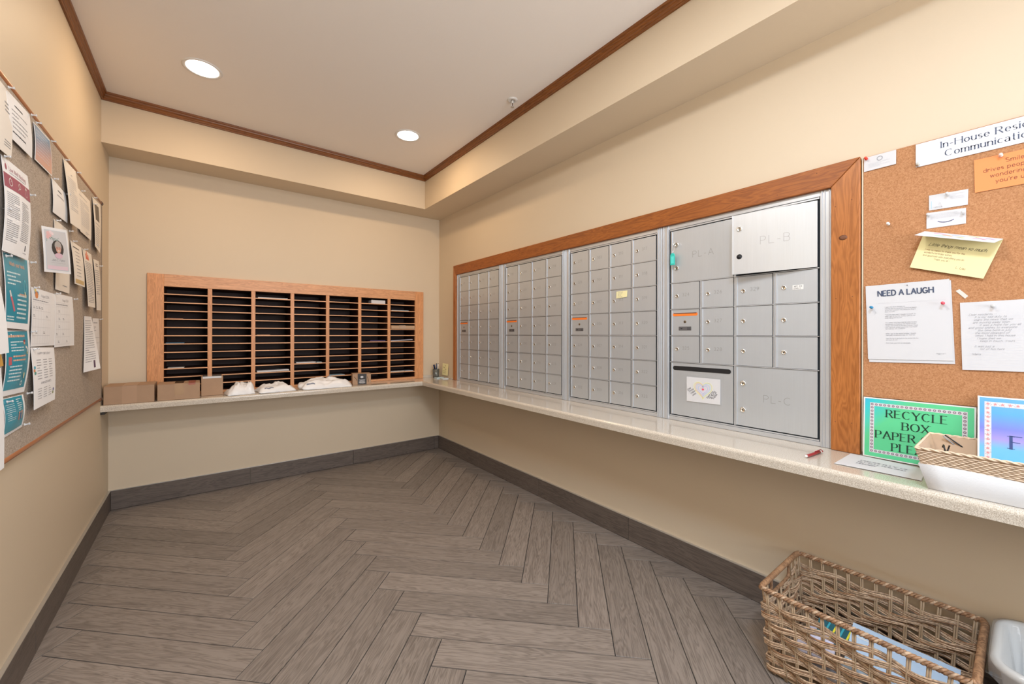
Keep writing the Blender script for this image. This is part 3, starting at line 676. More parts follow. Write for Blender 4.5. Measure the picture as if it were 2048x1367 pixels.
q = MB(); rrect(-.147, .147, .0975, .1195, .0108, XD-.0012, XD-.0002, 0, q); link('posting_slot', q.mesh('posting_slot', m_dark), dS, (0, yS, zS))
# the parcel door marked PL-B stands ajar on its right-hand hinge
yB = gy-.163*3-.001; zB = RZ[0]-.13886; w, h = .3145, .2690
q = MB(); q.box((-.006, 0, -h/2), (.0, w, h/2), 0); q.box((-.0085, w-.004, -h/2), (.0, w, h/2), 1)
m_alulit = m_alu3  # lighter metal for the open door, its brighter reflection put into the colour
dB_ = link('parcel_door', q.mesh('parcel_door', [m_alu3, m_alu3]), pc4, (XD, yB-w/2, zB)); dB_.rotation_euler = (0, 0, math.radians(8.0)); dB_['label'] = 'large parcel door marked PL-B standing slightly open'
ORG[dB_.name] = (0, 0, 0)
lk = link('lock', lock_me, dB_, (-.006, w-.030, .070)); lk.scale = (1.2, 1.2, 1.2)
q = MB(); q.lathe([(.0115, 0), (.0115, .0006)], (-.006, 0, 0), (-1, 0, 0), 16, 0); link('lock_hole', q.mesh('lock_hole', m_dark), dB_, (0, w-.030, -.056))
lettering(dB_, 'PL-B', w*.5-.010, -.012, .034, -.0064, .0018, plain('engraving_light', (.42, .42, .44), .6), name='lettering')
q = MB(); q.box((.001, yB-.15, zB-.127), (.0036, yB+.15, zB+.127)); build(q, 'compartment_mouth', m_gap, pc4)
# white address sticker beside the blank door's lock
s = Sheet([(XD-.0008, -3.2110, 1.4085), (XD-.0008, -3.2500, 1.4085), (XD-.0008, -3.2500, 1.389), (XD-.0008, -3.2110, 1.389)], (-1, 0, 0), .039, .0195, mats=[m_white], nu=1, nv=1)
text(s.put(m_ink), 'APT. 331', .0195, .0105, .0055, .0007, align='c'); text(s.put(m_ink), 'LEVEL 3', .0165, .003, .0045, .0006, align='c')
s.done('address_sticker', 'small white address sticker on the door right of number 329', 'sticker')
# yellow sticky note
m_yel = plain('sticky_note', (0.88, 0.82, 0.46), 0.7)
s = Sheet([(XD-.0010, -2.3005, 1.4565), (XD-.0010, -2.3785, 1.4585), (XD-.004, -2.3785, 1.4200), (XD-.003, -2.3010, 1.4155)], (-1, 0, 0), .078, .041, mats=[m_yel], nu=2, nv=3)
rr = random.Random(4)
for i, tx in enumerate(('please leave', 'parcels for', 'this unit', 'at the desk')): text(s.put(m_grey), tx, .012, .031-.0088*i, .0052, .0006, rnd=rr)
s.done('sticky_note', 'yellow sticky note on a mailbox door of the third bank', 'note')
# drawing of a heart taped on the posting door
s = Sheet([(XD-.001, -2.7438, .9825), (XD-.001, -2.9128, .9825), (XD-.004, -2.9150, .8610), (XD-.004, -2.7455, .8578)], (-1, 0, 0), .17, .123, mats=[m_paper], nu=3, nv=3)
def heart(sc):
    return [(.085+sc*16*math.sin(t)**3/16, .066+sc*(13*math.cos(t)-5*math.cos(2*t)-2*math.cos(3*t)-math.cos(4*t))/16) for t in [2*math.pi*k/40 for k in range(41)]]
hc = [((.80, .80, .62), .050), ((.86, .80, .20), .0455), ((.55, .78, .80), .040), ((.45, .62, .86), .0345), ((.78, .55, .75), .029), ((.35, .60, .90), .0235), ((.80, .60, .85), .018)]
for i, (c, sc) in enumerate(hc):
    m = plain('crayon_%s' % 'abcdefg'[i], tuple(v*.85+.1 for v in c), .8); P = heart(sc)
    s.line(P[:21], .0018, m); s.line(P[20:], .0018, plain('crayon_orange', (.92, .55, .30), .8) if i == 2 else m)
P = heart(.0065); s.put(plain('crayon_red', (.80, .08, .15), .8))(P[:-1])
def slanted(s, txt, x, y, size, ang, m, wt, rnd):
    f = s.put(m); ca, sa = math.cos(ang), math.sin(ang)
    def put(q): f([(x+a*ca-b*sa, y+a*sa+b*ca) for a, b in q])
    text(put, txt, 0, 0, size, wt, rnd=rnd, slant=.15)
rr = random.Random(8)
for i, tx in enumerate(('Dear', 'Postie', 'helpers', 'xoxo')): slanted(s, tx, .006+.009*i, .047-.008*i+.006, .0085, .62, m_ink, .0010, rr)
for i, tx in enumerate(('thank you', 'for all you', 'do for us', 'friends')): slanted(s, tx, .108+.010*i, .020+.000*i+.003, .0085, .95, m_ink, .0010, rr)
s.done('heart_drawing', 'white card with a crayon heart taped below the posting slot', 'drawing')
# key with teal tag
kx, ky, kz = XD-.0055, yA+.128, zA+.062
ke = empty('key', (kx, ky, kz), 'door key with a teal tag hanging from the lock of parcel door PL-A', 'key')
q = MB(); q.box((kx-.016, ky-.0010, kz-.004), (kx, ky+.0010, kz+.004)); q.lathe([(.010, -.001), (.010, .001)], (kx-.020, ky, kz), (0, 1, 0), 14); build(q, 'key_blade', m_chrome, ke)
q = MB(); q.tube([(kx-.022+.010*math.cos(t), ky+.0045*math.sin(t), kz-.022+.020*math.sin(t+1.57)) for t in [2*math.pi*k/16 for k in range(16)]], .0007, 5, closed=True); build(q, 'ring', m_chrome, ke)
q = MB(); ty = ky+.008; q.prism([(ty-.0125, kz-.108), (ty+.0125, kz-.108), (ty+.0125, kz-.055), (ty+.006, kz-.045), (ty-.006, kz-.045), (ty-.0125, kz-.055)], kx-.022, kx-.018, 0)
build(q, 'tag', plain('teal_tag', (.03, .55, .47), .3), ke, None, .001)
q = MB(); q.box((kx-.0226, ty-.008, kz-.100), (kx-.022, ty+.008, kz-.062)); build(q, 'tag_insert', plain('tag_insert', (.10, .72, .66), .3), ke)

# fir casing round the mailboxes
fr = empty('mailbox_casing', (-.012, -1.9, CT), 'fir wood casing around the four banks of mailboxes', 'frame')
FX = -.024
def casing(name, poly, mat):   # poly in (y, z)
    q = MB(); q.prism(poly, FX, -.0005, 0); return build(q, name, mat, fr, center(q), .003, 3)
YA, YB_, ya, yb, ZT, zt = -.339, -3.4345, -.3905, -3.3455, 1.871, 1.7800
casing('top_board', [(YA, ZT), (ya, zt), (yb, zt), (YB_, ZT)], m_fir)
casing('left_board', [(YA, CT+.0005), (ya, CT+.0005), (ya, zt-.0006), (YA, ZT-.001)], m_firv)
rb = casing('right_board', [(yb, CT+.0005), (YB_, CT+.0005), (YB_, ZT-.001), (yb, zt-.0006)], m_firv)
m_knot = plain('knot', (.16, .055, .02), .5)
q = MB(); q.lathe([(.012, 0), (.012, .0008), (.006, .001)], (FX, -3.384, 1.575), (-1, 0, 0), 14); build(q, 'knot', m_knot, rb, (FX, -3.384, 1.575)).scale = (1, 1.1, .8)
q = MB()
for y, z in ((-3.36, 1.70), (-3.41, 1.715), (-3.362, 1.34), (-3.412, 1.345), (-3.36, .86), (-3.41, .863), (-2.86, 1.855), (-2.86, 1.81), (-3.16, 1.80), (-3.30, 1.85), (-2.3, 1.80), (-1.7, 1.85), (-1.7, 1.80)):
    q.lathe([(.0018, 0), (.0018, .0004)], (FX, y, z), (-1, 0, 0), 8)
build(q, 'nail_holes', m_knot, fr)['kind'] = 'stuff'

# ------------------------------------------------------------------ right cork board
bR = empty('cork_board', (-.006, -3.8, .968), 'tan cork board on the right wall beside the mailbox casing', 'board')
q = MB(); q.box((XR, -4.30, .968), (-.0005, -3.4415, 1.8655)); build(q, 'cork_panel', m_corkR, bR, (-.006, -3.87, 1.4), .0015)
q = MB(); q.box((XR-.001, -3.4412, .760), (-.0005, -3.4375, 1.8655)); q.box((-.0040, -3.4370, CT+.001), (-.0005, -4.25, .967)); build(q, 'edge_strip', plain('strip_tan', (.62, .56, .42), .5), bR)
# business card
c = lambda *p: list(p)
s = right_sheet([(-3.444, 1.8635), (-3.532, 1.8635), (-3.532, 1.812), (-3.444, 1.811)], .088, .051, off=(.002, .003, .005, .003), nu=3, nv=3)
s.disc(.044, .036, .0085, m_grey, ri=.72); s.body(.012, .026, .066, .018, 4, m_lgrey, 3)
s.done('business_card', 'white business card with a round crest at the top left of the cork board', 'card')
pin('R', -3.451, 1.857, plain('red_pin', (.75, .05, .02), .3), 'red push pin in the business card at the top left of the cork board')
# sleeve sign
m_sleeve = plain('plastic_sleeve', (.80, .82, .90), .15, spec=.7, coat=.6)
s = right_sheet([(-3.582, 1.862), (-3.990, 1.862), (-3.990, 1.783), (-3.582, 1.783)], .408, .079, off=(.003,)*4, mats=[m_sleeve], nu=2, nv=6)
for i in range(12): s.rect(.014, .002+i*.0064, .404, .0040+i*.0064, plain('sleeve_ripple', (.88, .88, .90), .3), .0003)
m_navy = plain('navy_ink', (.06, .08, .14), .6)
text(s.put(m_navy, .001), 'In-House Resident', .060, .0460, .0205, .0022, 'serif', track=.24, sx=1.0)
text(s.put(m_navy, .001), 'Communications', .070, .0150, .0205, .0022, 'serif', track=.24)
s.done('sign', 'plastic sleeve sign reading In-House Resident Communications', 'sign')
# orange card
m_or = plain('orange_paper', (.86, .29, .095), .7)
s = right_sheet([(-3.715, 1.762), (-3.905, 1.764), (-3.905, 1.658), (-3.717, 1.657)], .19, .105, off=(.002, .002, .003, .003), mats=[m_or], nu=2, nv=3)
m_oi = plain('brown_ink', (.30, .10, .05), .7)
for i, (tx, x) in enumerate((('Smile -', .088), ('drives people crazy', .088), ('wondering what', .088), ("you're up to!", .088))): text(s.put(m_oi), tx, x, .080-.0195*i-.002, .0120, .0013, align='c', track=.24)
s.done('note', 'orange note starting with the word Smile under the sign', 'note')
# two more cards
s = right_sheet([(-3.614, 1.676), (-3.703, 1.674), (-3.702, 1.623), (-3.614, 1.625)], .089, .051, nu=1, nv=1)
s.body(.052, .046, .032, .020, 4, m_lgrey, 5, .3); s.line([(.006, .004), (.006, .030)], .0012, plain('blue_line', (.35, .6, .7), .7)); text(s.put(m_lgrey), 'NOTES', .012, .005, .0045, .0007); s.line([(.022, .014), (.026, .022), (.029, .013)], .0008, m_lgrey)
s.done('business_card', 'white business card with a blue line, upper of two under the sign', 'card')
s = right_sheet([(-3.608, 1.6175), (-3.698, 1.614), (-3.698, 1.563), (-3.608, 1.564)], .09, .052, nu=1, nv=1)
s.body(.010, .046, .07, .018, 5, m_lgrey, 6, .25); m_vio = plain('violet_print', (.18, .18, .42), .7)
for k in range(-9, 10): s.disc(.045+k*.0019, .014+.00006*k*k, .0016, m_vio if k % 2 else m_grey)
s.done('business_card', 'white card with a violet leaf garland, lower of two under the sign', 'card')
# folded yellow note card
m_ylw = plain('yellow_card', (.84, .77, .42), .7, spec=.2)
fo = [(XR-.004, -3.604, 1.556), (XR-.004, -3.775, 1.498)]
s = Sheet([fo[0], fo[1], (XR-.010, -3.735, 1.378), (XR-.010, -3.568, 1.436)], (-1, 0, 0), .18, .125, mats=[m_ylw], nu=2, nv=2)
f = s.put(m_ink); text(f, 'Little things mean so much.', .092, .080, .0098, .0008, align='c', slant=.35, track=.14)
rr = random.Random(5)
for i, tx in enumerate(('I was so happy to thank you for the', 'wonderful birthday wishes', 'and good luck with everything you do', 'Thank you all !')): text(s.put(m_oi), tx, .020+(0, 0, 0, .03)[i], .064-.0095*i, .0052, .0004, rnd=rr, track=.14)
text(s.put(m_oi), 'L. Lou', .110, .018, .0065, .0006, rnd=rr)
card = s.done('greeting_card', 'open folded yellow card with handwriting hanging crooked on the cork board', 'card')
s = Sheet([fo[0], fo[1], (XR-.060, -3.759, 1.481), (XR-.060, -3.586, 1.538)], (0, -.3, 1), .18, .06, mats=[m_paper, m_ylw], nu=2, nv=2)
for i, (x, y, cc, l) in enumerate(((.03, .044, (.75, .4, .6), .03), (.055, .030, (.9, .5, .3), .025), (.075, .040, (.5, .6, .8), .03), (.09, .022, (.7, .8, .4), .02), (.11, .046, (.9, .8, .4), .025), (.125, .028, (.8, .4, .6), .03), (.15, .038, (.6, .5, .8), .02), (.04, .018, (.5, .8, .7), .03))):
    s.line([(x, y), (x+l*.5, y+.004), (x+l, y-.004)], .005, plain('flower_%d' % i, cc, .8), .0007)
s.done('cover_flap', None, None, parent=card)['label'] = 'white cover flap with coloured flowers'
# NEED A LAUGH sheets
def laugh(c, off): return right_sheet(c, .216, .279, off=off, nu=4, nv=6)
s = laugh([(-3.452, 1.376), (-3.665, 1.381), (-3.6745, 1.1035), (-3.459, 1.0985)], (.002, .003, .0035, .003)); s.done('paper', 'white sheet mostly hidden behind the NEED A LAUGH page', 'paper')
s = laugh([(-3.449, 1.381), (-3.6615, 1.386), (-3.671, 1.114), (-3.4565, 1.109)], (.0045, .0045, .006, .005))
text(s.put(m_navy, .0008), 'NEED A LAUGH', .106, .2370, .0190, .0036, align='c', track=.26, sx=.72)
joke = ['I was in the drive-through this', 'morning and the young lady behind me leaned', 'on her horn because I was taking too long to', 'place my order.', '', '"Take the high road," I thought to myself. So', 'when I got to the first window I paid for her', 'order along with my own.', '', '',
 "The cashier must have told her what I'd done", 'because as we moved up she leaned out her', 'window and waved to me and mouthed "Thank', "you.\", obviously embarrassed that I had repaid", 'her rudeness with a kindness.', '', '', 'When I got to the second window I showed', 'them both receipts and took her food too.', '', 'Now she has to go back to the end of the line', 'and start all over.', '', "Don't honk your horn at old people."]
for i, tx in enumerate(joke):
    if tx: text(s.put(m_grey, .0008), tx, .052, .193-.0058*i, .0034, .0004, track=.16)
text(s.put(m_grey, .0008), 'Page 1 of 1', .178, .022, .0035, .0004)
s.rect(.012, .2095, .206, .2100, m_lgrey)
s.done('paper', 'white page headed NEED A LAUGH', 'paper')
pin('R', -3.468, 1.300, plain('blue_pin', (.02, .22, .42), .3), 'blue push pin in the left of the NEED A LAUGH page', .012)
pin('R', -3.648, 1.305, plain('rose_pin', (.80, .10, .14), .3), 'red push pin in the right of the NEED A LAUGH page', .012)
# handwritten letter
s = right_sheet([(-3.685, 1.305), (-3.900, 1.310), (-3.9035, 1.090), (-3.6905, 1.086)], .215, .22, off=(.002, .002, .005, .005), nu=3, nv=5)
for i in range(22): s.rect(.012, .010+i*.0078, .205, .0103+i*.0078, plain('ruled_line', (.66, .70, .78), .8), .0004)
rr = random.Random(11)
for i, (x, tx) in enumerate(((.018, 'Dear residents --'), (.030, 'It is my sad duty to'), (.028, 'share the news that we'), (.026, 'are moving away soon'), (.040, 'It was a hope for you all'), (.016, 'and good wishes to everyone'), (.036, 'the time here is just'), (.030, 'the most pleasant of'), (.030, 'times I had in this house'), (.034, 'I hope that we'), (.040, 'keep in touch. Yours'), (.030, ''), (.028, 'It was just a'), (.040, 'lot of fun here'), (.024, ''), (.022, 'Maria'))):
    if tx: text(s.put(m_grey, .0008), tx, x, .176-.0085*i, .0062, .00045, rnd=rr, slant=.35, track=.18)
s.done('letter', 'handwritten letter on ruled paper right of the NEED A LAUGH page', 'letter')
pin('R', -3.754, 1.290, m_glassy, 'clear push pin in the handwritten letter', .005)
pin('R', -3.770, 1.757, plain('pink_pin', (.86, .62, .55), .2), 'pale pink push pin in the orange note', .004)
pin('R', -3.657, 1.668, m_glassy, 'clear push pin in the card with the blue line')
pin('R', -3.613, 1.609, m_glassy, 'clear push pin at the left of the garland card')
pin('R', -3.692, 1.598, m_glassy, 'clear push pin at the right of the garland card')
pin('R', -3.587, 1.7885, plain('brass_pin', (.45, .42, .36), .3, .5), 'dull metal pin at the lower corner of the sleeve sign', .002)
pin('R', -3.512, 1.600, m_white, 'white push pin stuck alone in the empty cork')
pin('R', -3.5610, 1.374, m_ink, 'tiny dark tack above the words NEED A LAUGH', .003).scale = (.35, .35, .35)
s = right_sheet([(-3.675, 1.345), (-3.684, 1.350), (-3.703, 1.326), (-3.696, 1.318)], .03, .012, off=(.001, .002, .001, .002), mats=[plain('old_tape', (.70, .66, .60), .4)], nu=1, nv=1)
s.done('tape_scrap', 'torn scrap of tape between the yellow card and the letter', 'tape')

# signs standing on the worktop
def grad_mat(name, stops, ax_y, ax_z, rough=.18):
    m, nt, b = nm(name); L = nt.links.new; tc = node(nt, 'ShaderNodeTexCoord'); sp = node(nt, 'ShaderNodeSeparateXYZ'); L(tc.outputs['Object'], sp.inputs[0])
    a = node(nt, 'ShaderNodeMath', operation='MULTIPLY'); a.inputs[1].default_value = ax_y; L(sp.outputs[1], a.inputs[0])
    b2 = node(nt, 'ShaderNodeMath', operation='MULTIPLY_ADD'); b2.inputs[1].default_value = ax_z; L(sp.outputs[2], b2.inputs[0]); L(a.outputs[0], b2.inputs[2])
    ad = node(nt, 'ShaderNodeMath', operation='ADD'); ad.inputs[1].default_value = .5; L(b2.outputs[0], ad.inputs[0])
    cr = node(nt, 'ShaderNodeValToRGB'); el = cr.color_ramp.elements
    while len(el) < len(stops): el.new(.5)
    for e, (p, c_) in zip(el, stops): e.position = p; e.color = (*c_, 1)
    L(ad.outputs[0], cr.inputs[0]); L(cr.outputs[0], b.inputs['Base Color']); b.inputs['Roughness'].default_value = rough; b.inputs['Coat Weight'].default_value = .5; MATS[name] = m; return m
m_green = grad_mat('green_gradient', [(0, (.05, .55, .42)), (.18, (.10, .62, .30)), (.72, (.10, .60, .28)), (.93, (.03, .55, .62)), (1, (.03, .42, .72))], 2.2, 1.9)
m_grn2 = m_green
s = Sheet([(-.020, -3.4450, .9675), (-.020, -3.7205, .9675), (-.034, -3.7205, .7505), (-.034, -3.4450, .7505)], (-1, 0, 0), .2755, .217, mats=[m_white], nu=2, nv=2)
s.rect(.004, .004, .2715, .213, m_green, .0004)
s.rect(.018, .018, .2575, .030, m_paper, .0007); s.rect(.018, .187, .2575, .199, m_paper, .0007); s.rect(.018, .030, .030, .187, m_paper, .0007); s.rect(.2455, .030, .2575, .187, m_paper, .0007)
m_wr = plain('wreath_print', (.22, .16, .22), .6); m_wr2 = plain('wreath_red', (.62, .45, .48), .6)
for k in range(21):
    x = .024+k*(.2275/20)
    for y in (.024, .193): s.disc(x, y, .0040, m_wr, .0010, ri=.45); s.disc(x, y-.0005, .0014, m_wr2, .0012)
for k in range(1, 14):
    y = .024+k*(.169/14)
    for x in (.024, .2515): s.disc(x, y, .0040, m_wr, .0010, ri=.45); s.disc(x, y-.0005, .0014, m_wr2, .0012)
m_dg = plain('dark_green_ink', (.008, .05, .03), .4)
for tx, x, y in (('RECYCLE', .138, .152), ('BOX', .138, .113), ('PAPER ONLY', .138, .074), ('PLEASE', .138, .035)):
    text(s.put(m_dg, .0010), tx, x, y, .0258, .0036, 'serif', align='c', track=.27, sx=.90)
s.done('recycle_sign', 'green laminated sign reading RECYCLE BOX PAPER ONLY PLEASE behind the woven tray', 'sign')
m_blu = grad_mat('blue_gradient', [(0, (.10, .48, .80)), (.30, (.12, .45, .80)), (.42, (.32, .27, .70)), (.55, (.16, .20, .68)), (.75, (.08, .36, .80)), (1, (.12, .40, .72))], 0, 4.4)
s = Sheet([(-.0215, -3.7235, 1.006), (-.0215, -4.000, 1.006), (-.090, -4.000, .795), (-.090, -3.7265, .795)], (-1, 0, 0), .2765, .217, mats=[m_white], nu=2, nv=2)
s.rect(.004, .004, .2725, .213, m_blu, .0004)
s.rect(.014, .187, .2625, .201, m_paper, .0007); s.rect(.014, .016, .028, .187, m_paper, .0007); s.rect(.2485, .016, .2625, .187, m_paper, .0007); s.rect(.028, .016, .2485, .030, m_paper, .0007)
m_st = plain('star_red', (.62, .25, .27), .6)
def star(x, y, r):
    P = [(x+(r if k % 2 == 0 else r*.42)*math.sin(math.pi*k/5), y+(r if k % 2 == 0 else r*.42)*math.cos(math.pi*k/5)) for k in range(10)]; s.put(m_st, .0010)(P)
for k in range(17): star(.021+k*.0147, .194, .0050)
for k in range(1, 14): star(.021, .194-k*.0135, .0050); star(.2555, .194-k*.0135, .0050)
rr = random.Random(2)
for k in range(60):
    s.disc(.021+rr.uniform(-.006, .006), rr.uniform(.02, .2), .0007, m_wr, .0009); s.disc(rr.uniform(.02, .26), .194+rr.uniform(-.006, .006), .0007, m_wr, .0009)
m_nb = plain('navy_letters', (.02, .05, .20), .4)
text(s.put(m_nb, .0010), 'FOR', .066, .066, .0370, .0055, 'serif', track=.30, sx=1.0)
s.done('blue_sign', 'blue and violet laminated sign with a red star border standing in the woven tray', 'sign')
# ------------------------------------------------------------------ woven tray on the worktop
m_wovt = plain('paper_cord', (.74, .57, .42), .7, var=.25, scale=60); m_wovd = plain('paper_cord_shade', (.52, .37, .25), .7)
m_liner = plain('liner_cloth', (.66, .66, .67), .55, bump=.2, bscale=200, var=.02, scale=8)
TZ = .870
def trect(t):     # tray outline at height fraction t: x0 (room side), x1 (wall side), y0, y1
    return (-.283-.036*t, -.074+.034*t, -3.648+.028*t, -4.012-.028*t)
ty = empty('woven_tray', (-.16, -3.83, CT), 'woven cream paper-cord tray with a white liner band on the worktop', 'tray')
def tpath(t, off=0, n=26, m=14, wave=0, ph=0):
    x0, x1, y0, y1 = trect(t); x0 -= off; x1 += off; y0 += off; y1 -= off; P = []
    def seg(a, b, k, nx, ny, base):
        for i in range(k):
            f = i/k; w = wave*math.sin(math.pi*(base+i)+ph) if wave else 0
            P.append((a[0]+(b[0]-a[0])*f+nx*w, a[1]+(b[1]-a[1])*f+ny*w))
    seg((x0, y0), (x0, y1), n, -1, 0, 0); seg((x0, y1), (x1, y1), m, 0, -1, 0); seg((x1, y1), (x1, y0), n, 1, 0, 0); seg((x1, y0), (x0, y0), m, 0, 1, 0)
    return P
# core wall
q = MB()
for k in (0, 1):
    pass
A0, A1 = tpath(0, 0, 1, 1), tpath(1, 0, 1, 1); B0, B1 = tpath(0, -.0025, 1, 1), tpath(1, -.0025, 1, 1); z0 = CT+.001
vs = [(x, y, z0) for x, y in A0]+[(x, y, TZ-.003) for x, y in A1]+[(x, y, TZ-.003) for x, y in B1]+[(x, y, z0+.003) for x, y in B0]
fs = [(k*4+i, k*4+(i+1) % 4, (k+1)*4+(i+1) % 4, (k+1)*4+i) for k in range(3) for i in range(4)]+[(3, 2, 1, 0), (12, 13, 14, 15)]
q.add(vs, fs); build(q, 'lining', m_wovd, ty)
for r in range(22):
    t = (r+.5)/22.5; q = MB(); z = z0+(TZ-.006-z0)*t
    P = tpath(t, .0006, 48, 26, .0016, math.pi/2+math.pi*(r % 2)); q.tube([(x, y, z) for x, y in P], .0024, 5, closed=True); build(q, 'cord_row', m_wovt, ty)
q = MB(); P = tpath(1, .001, 60, 30)
for ph in (0, math.pi):
    q.tube([(x+.0022*math.cos(i*1.1+ph), y, TZ-.002+.0022*math.sin(i*1.1+ph)) for i, (x, y) in enumerate(P)], .0028, 5, closed=True)
build(q, 'rim', m_wovt, ty)
q = MB(); P0 = tpath(.0, .0062, 10, 6); P1 = tpath(.60, .0075, 10, 6); n = len(P0)
P1i = tpath(.60, .004, 10, 6)
hz = lambda i: z0+.60*(TZ-z0)-(.0)+.003*math.sin(i*.9)
vs = [(x, y, z0) for x, y in P0]+[(x, y, hz(i)) for i, (x, y) in enumerate(P1)]+[(x, y, hz(i)) for i, (x, y) in enumerate(P1i)]
q.add(vs, [(k*n+i, k*n+(i+1) % n, (k+1)*n+(i+1) % n, (k+1)*n+i) for k in range(2) for i in range(n)], 0, True); build(q, 'liner_band', m_liner, ty)
# things in the tray
s = Sheet([(-.100, -3.680, .800), (-.100, -3.90, .800), (-.23, -3.90, .786), (-.23, -3.680, .786)], (0, 0, 1), .23, .20, nu=2, nv=2)
s.body(.02, .17, .15, .12, 9, m_grey, 9); s.done('paper', 'white paper lying inside the woven tray', 'paper')
for i in range(2):
    q = MB(); q.tube([(-.035-.006*i, -3.70-.02*i, .815), (-.06, -3.652-.004*i, .868+.004*i)], .0022, 6); tag(build(q, 'pencil', m_gap if i else plain('pencil_grey', (.35, .36, .38), .4), None, (-.05, -3.68, .84)), ('thin grey pencil leaning in the left corner of the woven tray', 'thin black pencil leaning in the left corner of the woven tray')[i], 'pencil')
q = MB(); q.tube([(-.12+.012*math.cos(t), -3.655-.002*t, .84+.010*math.sin(t)) for t in [k*.6 for k in range(14)]], .0022, 6); tag(build(q, 'binder_clip', m_black, None, (-.12, -3.66, .84)), 'small black clip inside the left end of the woven tray', 'clip')
# envelope on the worktop
s = Sheet([(-.2294, -3.4054, CT+.0022), (-.035, -3.4100, CT+.0022), (-.0625, -3.6114, CT+.0022), (-.2231, -3.6205, CT+.0022)], (0, 0, 1), .20, .215, mats=[m_paper], nu=3, nv=4, bulge=.0012)
def envput(m):
    i = s.mi(m)
    def f(qq):   # writing reads along -y, top towards the wall
        pts = [s.P(max(0, min(1, b_/.20)), max(0, min(1, a_/.215)), .0006) for a_, b_ in qq]; s.mb.add(pts, [(0, 1, 2, 3)], i)
    return f
f = envput(m_grey); text(f, 'PROPERTY OF', .050, .112, .015, .0030, 'serif', track=.2, sx=.95); text(f, 'RECYCLE BOX AND', .048, .086, .013, .0026, 'serif', track=.14, sx=.80); text(f, 'LIBRARY', .048, .062, .013, .0026, 'serif', track=.14, sx=.8)
s.done('envelope', 'white envelope with printed lettering lying on the worktop left of the woven tray', 'envelope')
# pen
pn = empty('pen', (-.166, -3.330, CT), 'dark red ballpoint pen with a white tip lying on the worktop', 'pen')
m_red = plain('red_barrel', (.33, .02, .03), .25); pa, pb = Vector((-.2328, -3.3225, CT+.0062)), Vector((-.0995, -3.3387, CT+.0062)); L_ = pb-pa
q = MB(); q.tube([pa+L_*t for t in (.07, .12, .5, .82)], [.0044, .0052, .0056, .0054], 12); build(q, 'barrel', m_red, pn)
q = MB(); q.tube([pa+L_*t for t in (0, .03, .07)], [.0030, .0044, .0044], 12); build(q, 'tip', m_white, pn)
q = MB(); q.tube([pa+L_*t for t in (.82, .88)], [.0055, .0055], 12); build(q, 'band', m_white, pn)
q = MB(); q.tube([pa+L_*t for t in (.88, .97, 1.0)], [.0050, .0036, .0030], 12); q.tube([pa+L_*t+Vector((0, .0, .0072)) for t in (.55, .92)], .0016, 6); build(q, 'cap', m_red, pn)

# ------------------------------------------------------------------ things in the back corner
cu = empty('pen_cup', (-.075, -.075, CT), 'glass of pens in the back corner of the worktop', 'pen cup')
q = MB(); q.lathe([(.026, .001), (.030, .004), (.036, .092), (.034, .092), (.028, .008), (.001, .007)], (-.075, -.075, CT), (0, 0, 1), 18)
build(q, 'glass', plain('cup_glass', (.80, .85, .82), .05, spec=.7, trans=.9), cu)
rr = random.Random(3)
pc_ = [((.01, .03, .10), 'dark blue'), ((.02, .06, .18), 'blue'), ((.80, .80, .82), 'white'), ((.02, .02, .02), 'black'), ((.03, .07, .03), 'dark green'), ((.35, .03, .04), 'red'), ((.03, .05, .14), 'navy')]
for i, (c_, nme) in enumerate(pc_):
    a = i*.9; r = .014; hgt = .135+.02*rr.random()
    p0 = Vector((-.075+r*math.cos(a)*.6, -.075+r*math.sin(a)*.6, CT+.012)); p1 = Vector((-.075-.026*math.cos(a+.4), -.075-.026*math.sin(a+.4), CT+hgt))
    q = MB(); q.tube([p0, p0.lerp(p1, .85), p0.lerp(p1, .86), p1], [.0042, .0042, .0050, .0046], 7)
    tag(build(q, 'pen', plain('pen_%d' % i, c_, .3), None, tuple(p0)), nme+' pen standing in the glass in the back corner', 'pen')
s = Sheet([(-.006, -.092, .898), (-.004, -.2105, .8945), (-.013, -.2105, .7765), (-.013, -.092, .7765)], (-1, 0, 0), .118, .12, mats=[m_yel], nu=2, nv=3)
for i, (x, tx) in enumerate(((.045, '+ 109'), (.018, 'Please'), (.052, 'Take'), (.012, 'one or two'), (.02, 'Thank you'))): text(s.put(plain('olive_ink', (.35, .30, .08), .8)), tx, x, .092-.0175*i, .010, .0014, rnd=rr)
s.done('sticky_note', 'square yellow note standing against the wall beside the pen glass', 'note')
q = MB(); q.box((-.115, -.165, CT+.0006), (-.03, -.06-.055, CT+.012)); pad = build(q, 'notepad', plain('pad_blue', (.52, .66, .72), .5), None, (-.07, -.14, CT), .001); pad.rotation_euler = (0, 0, math.radians(8)); tag(pad, 'pale blue notepad lying in front of the pen glass', 'notepad')
q = MB(); q.box((-.085, -.245, CT+.0006), (-.022, -.178, CT+.0075)); pad = build(q, 'card_stack', plain('pad_pale', (.66, .74, .78), .5), None, (-.05, -.21, CT), .001); tag(pad, 'small stack of pale cards beside the yellow note in the corner', 'cards')

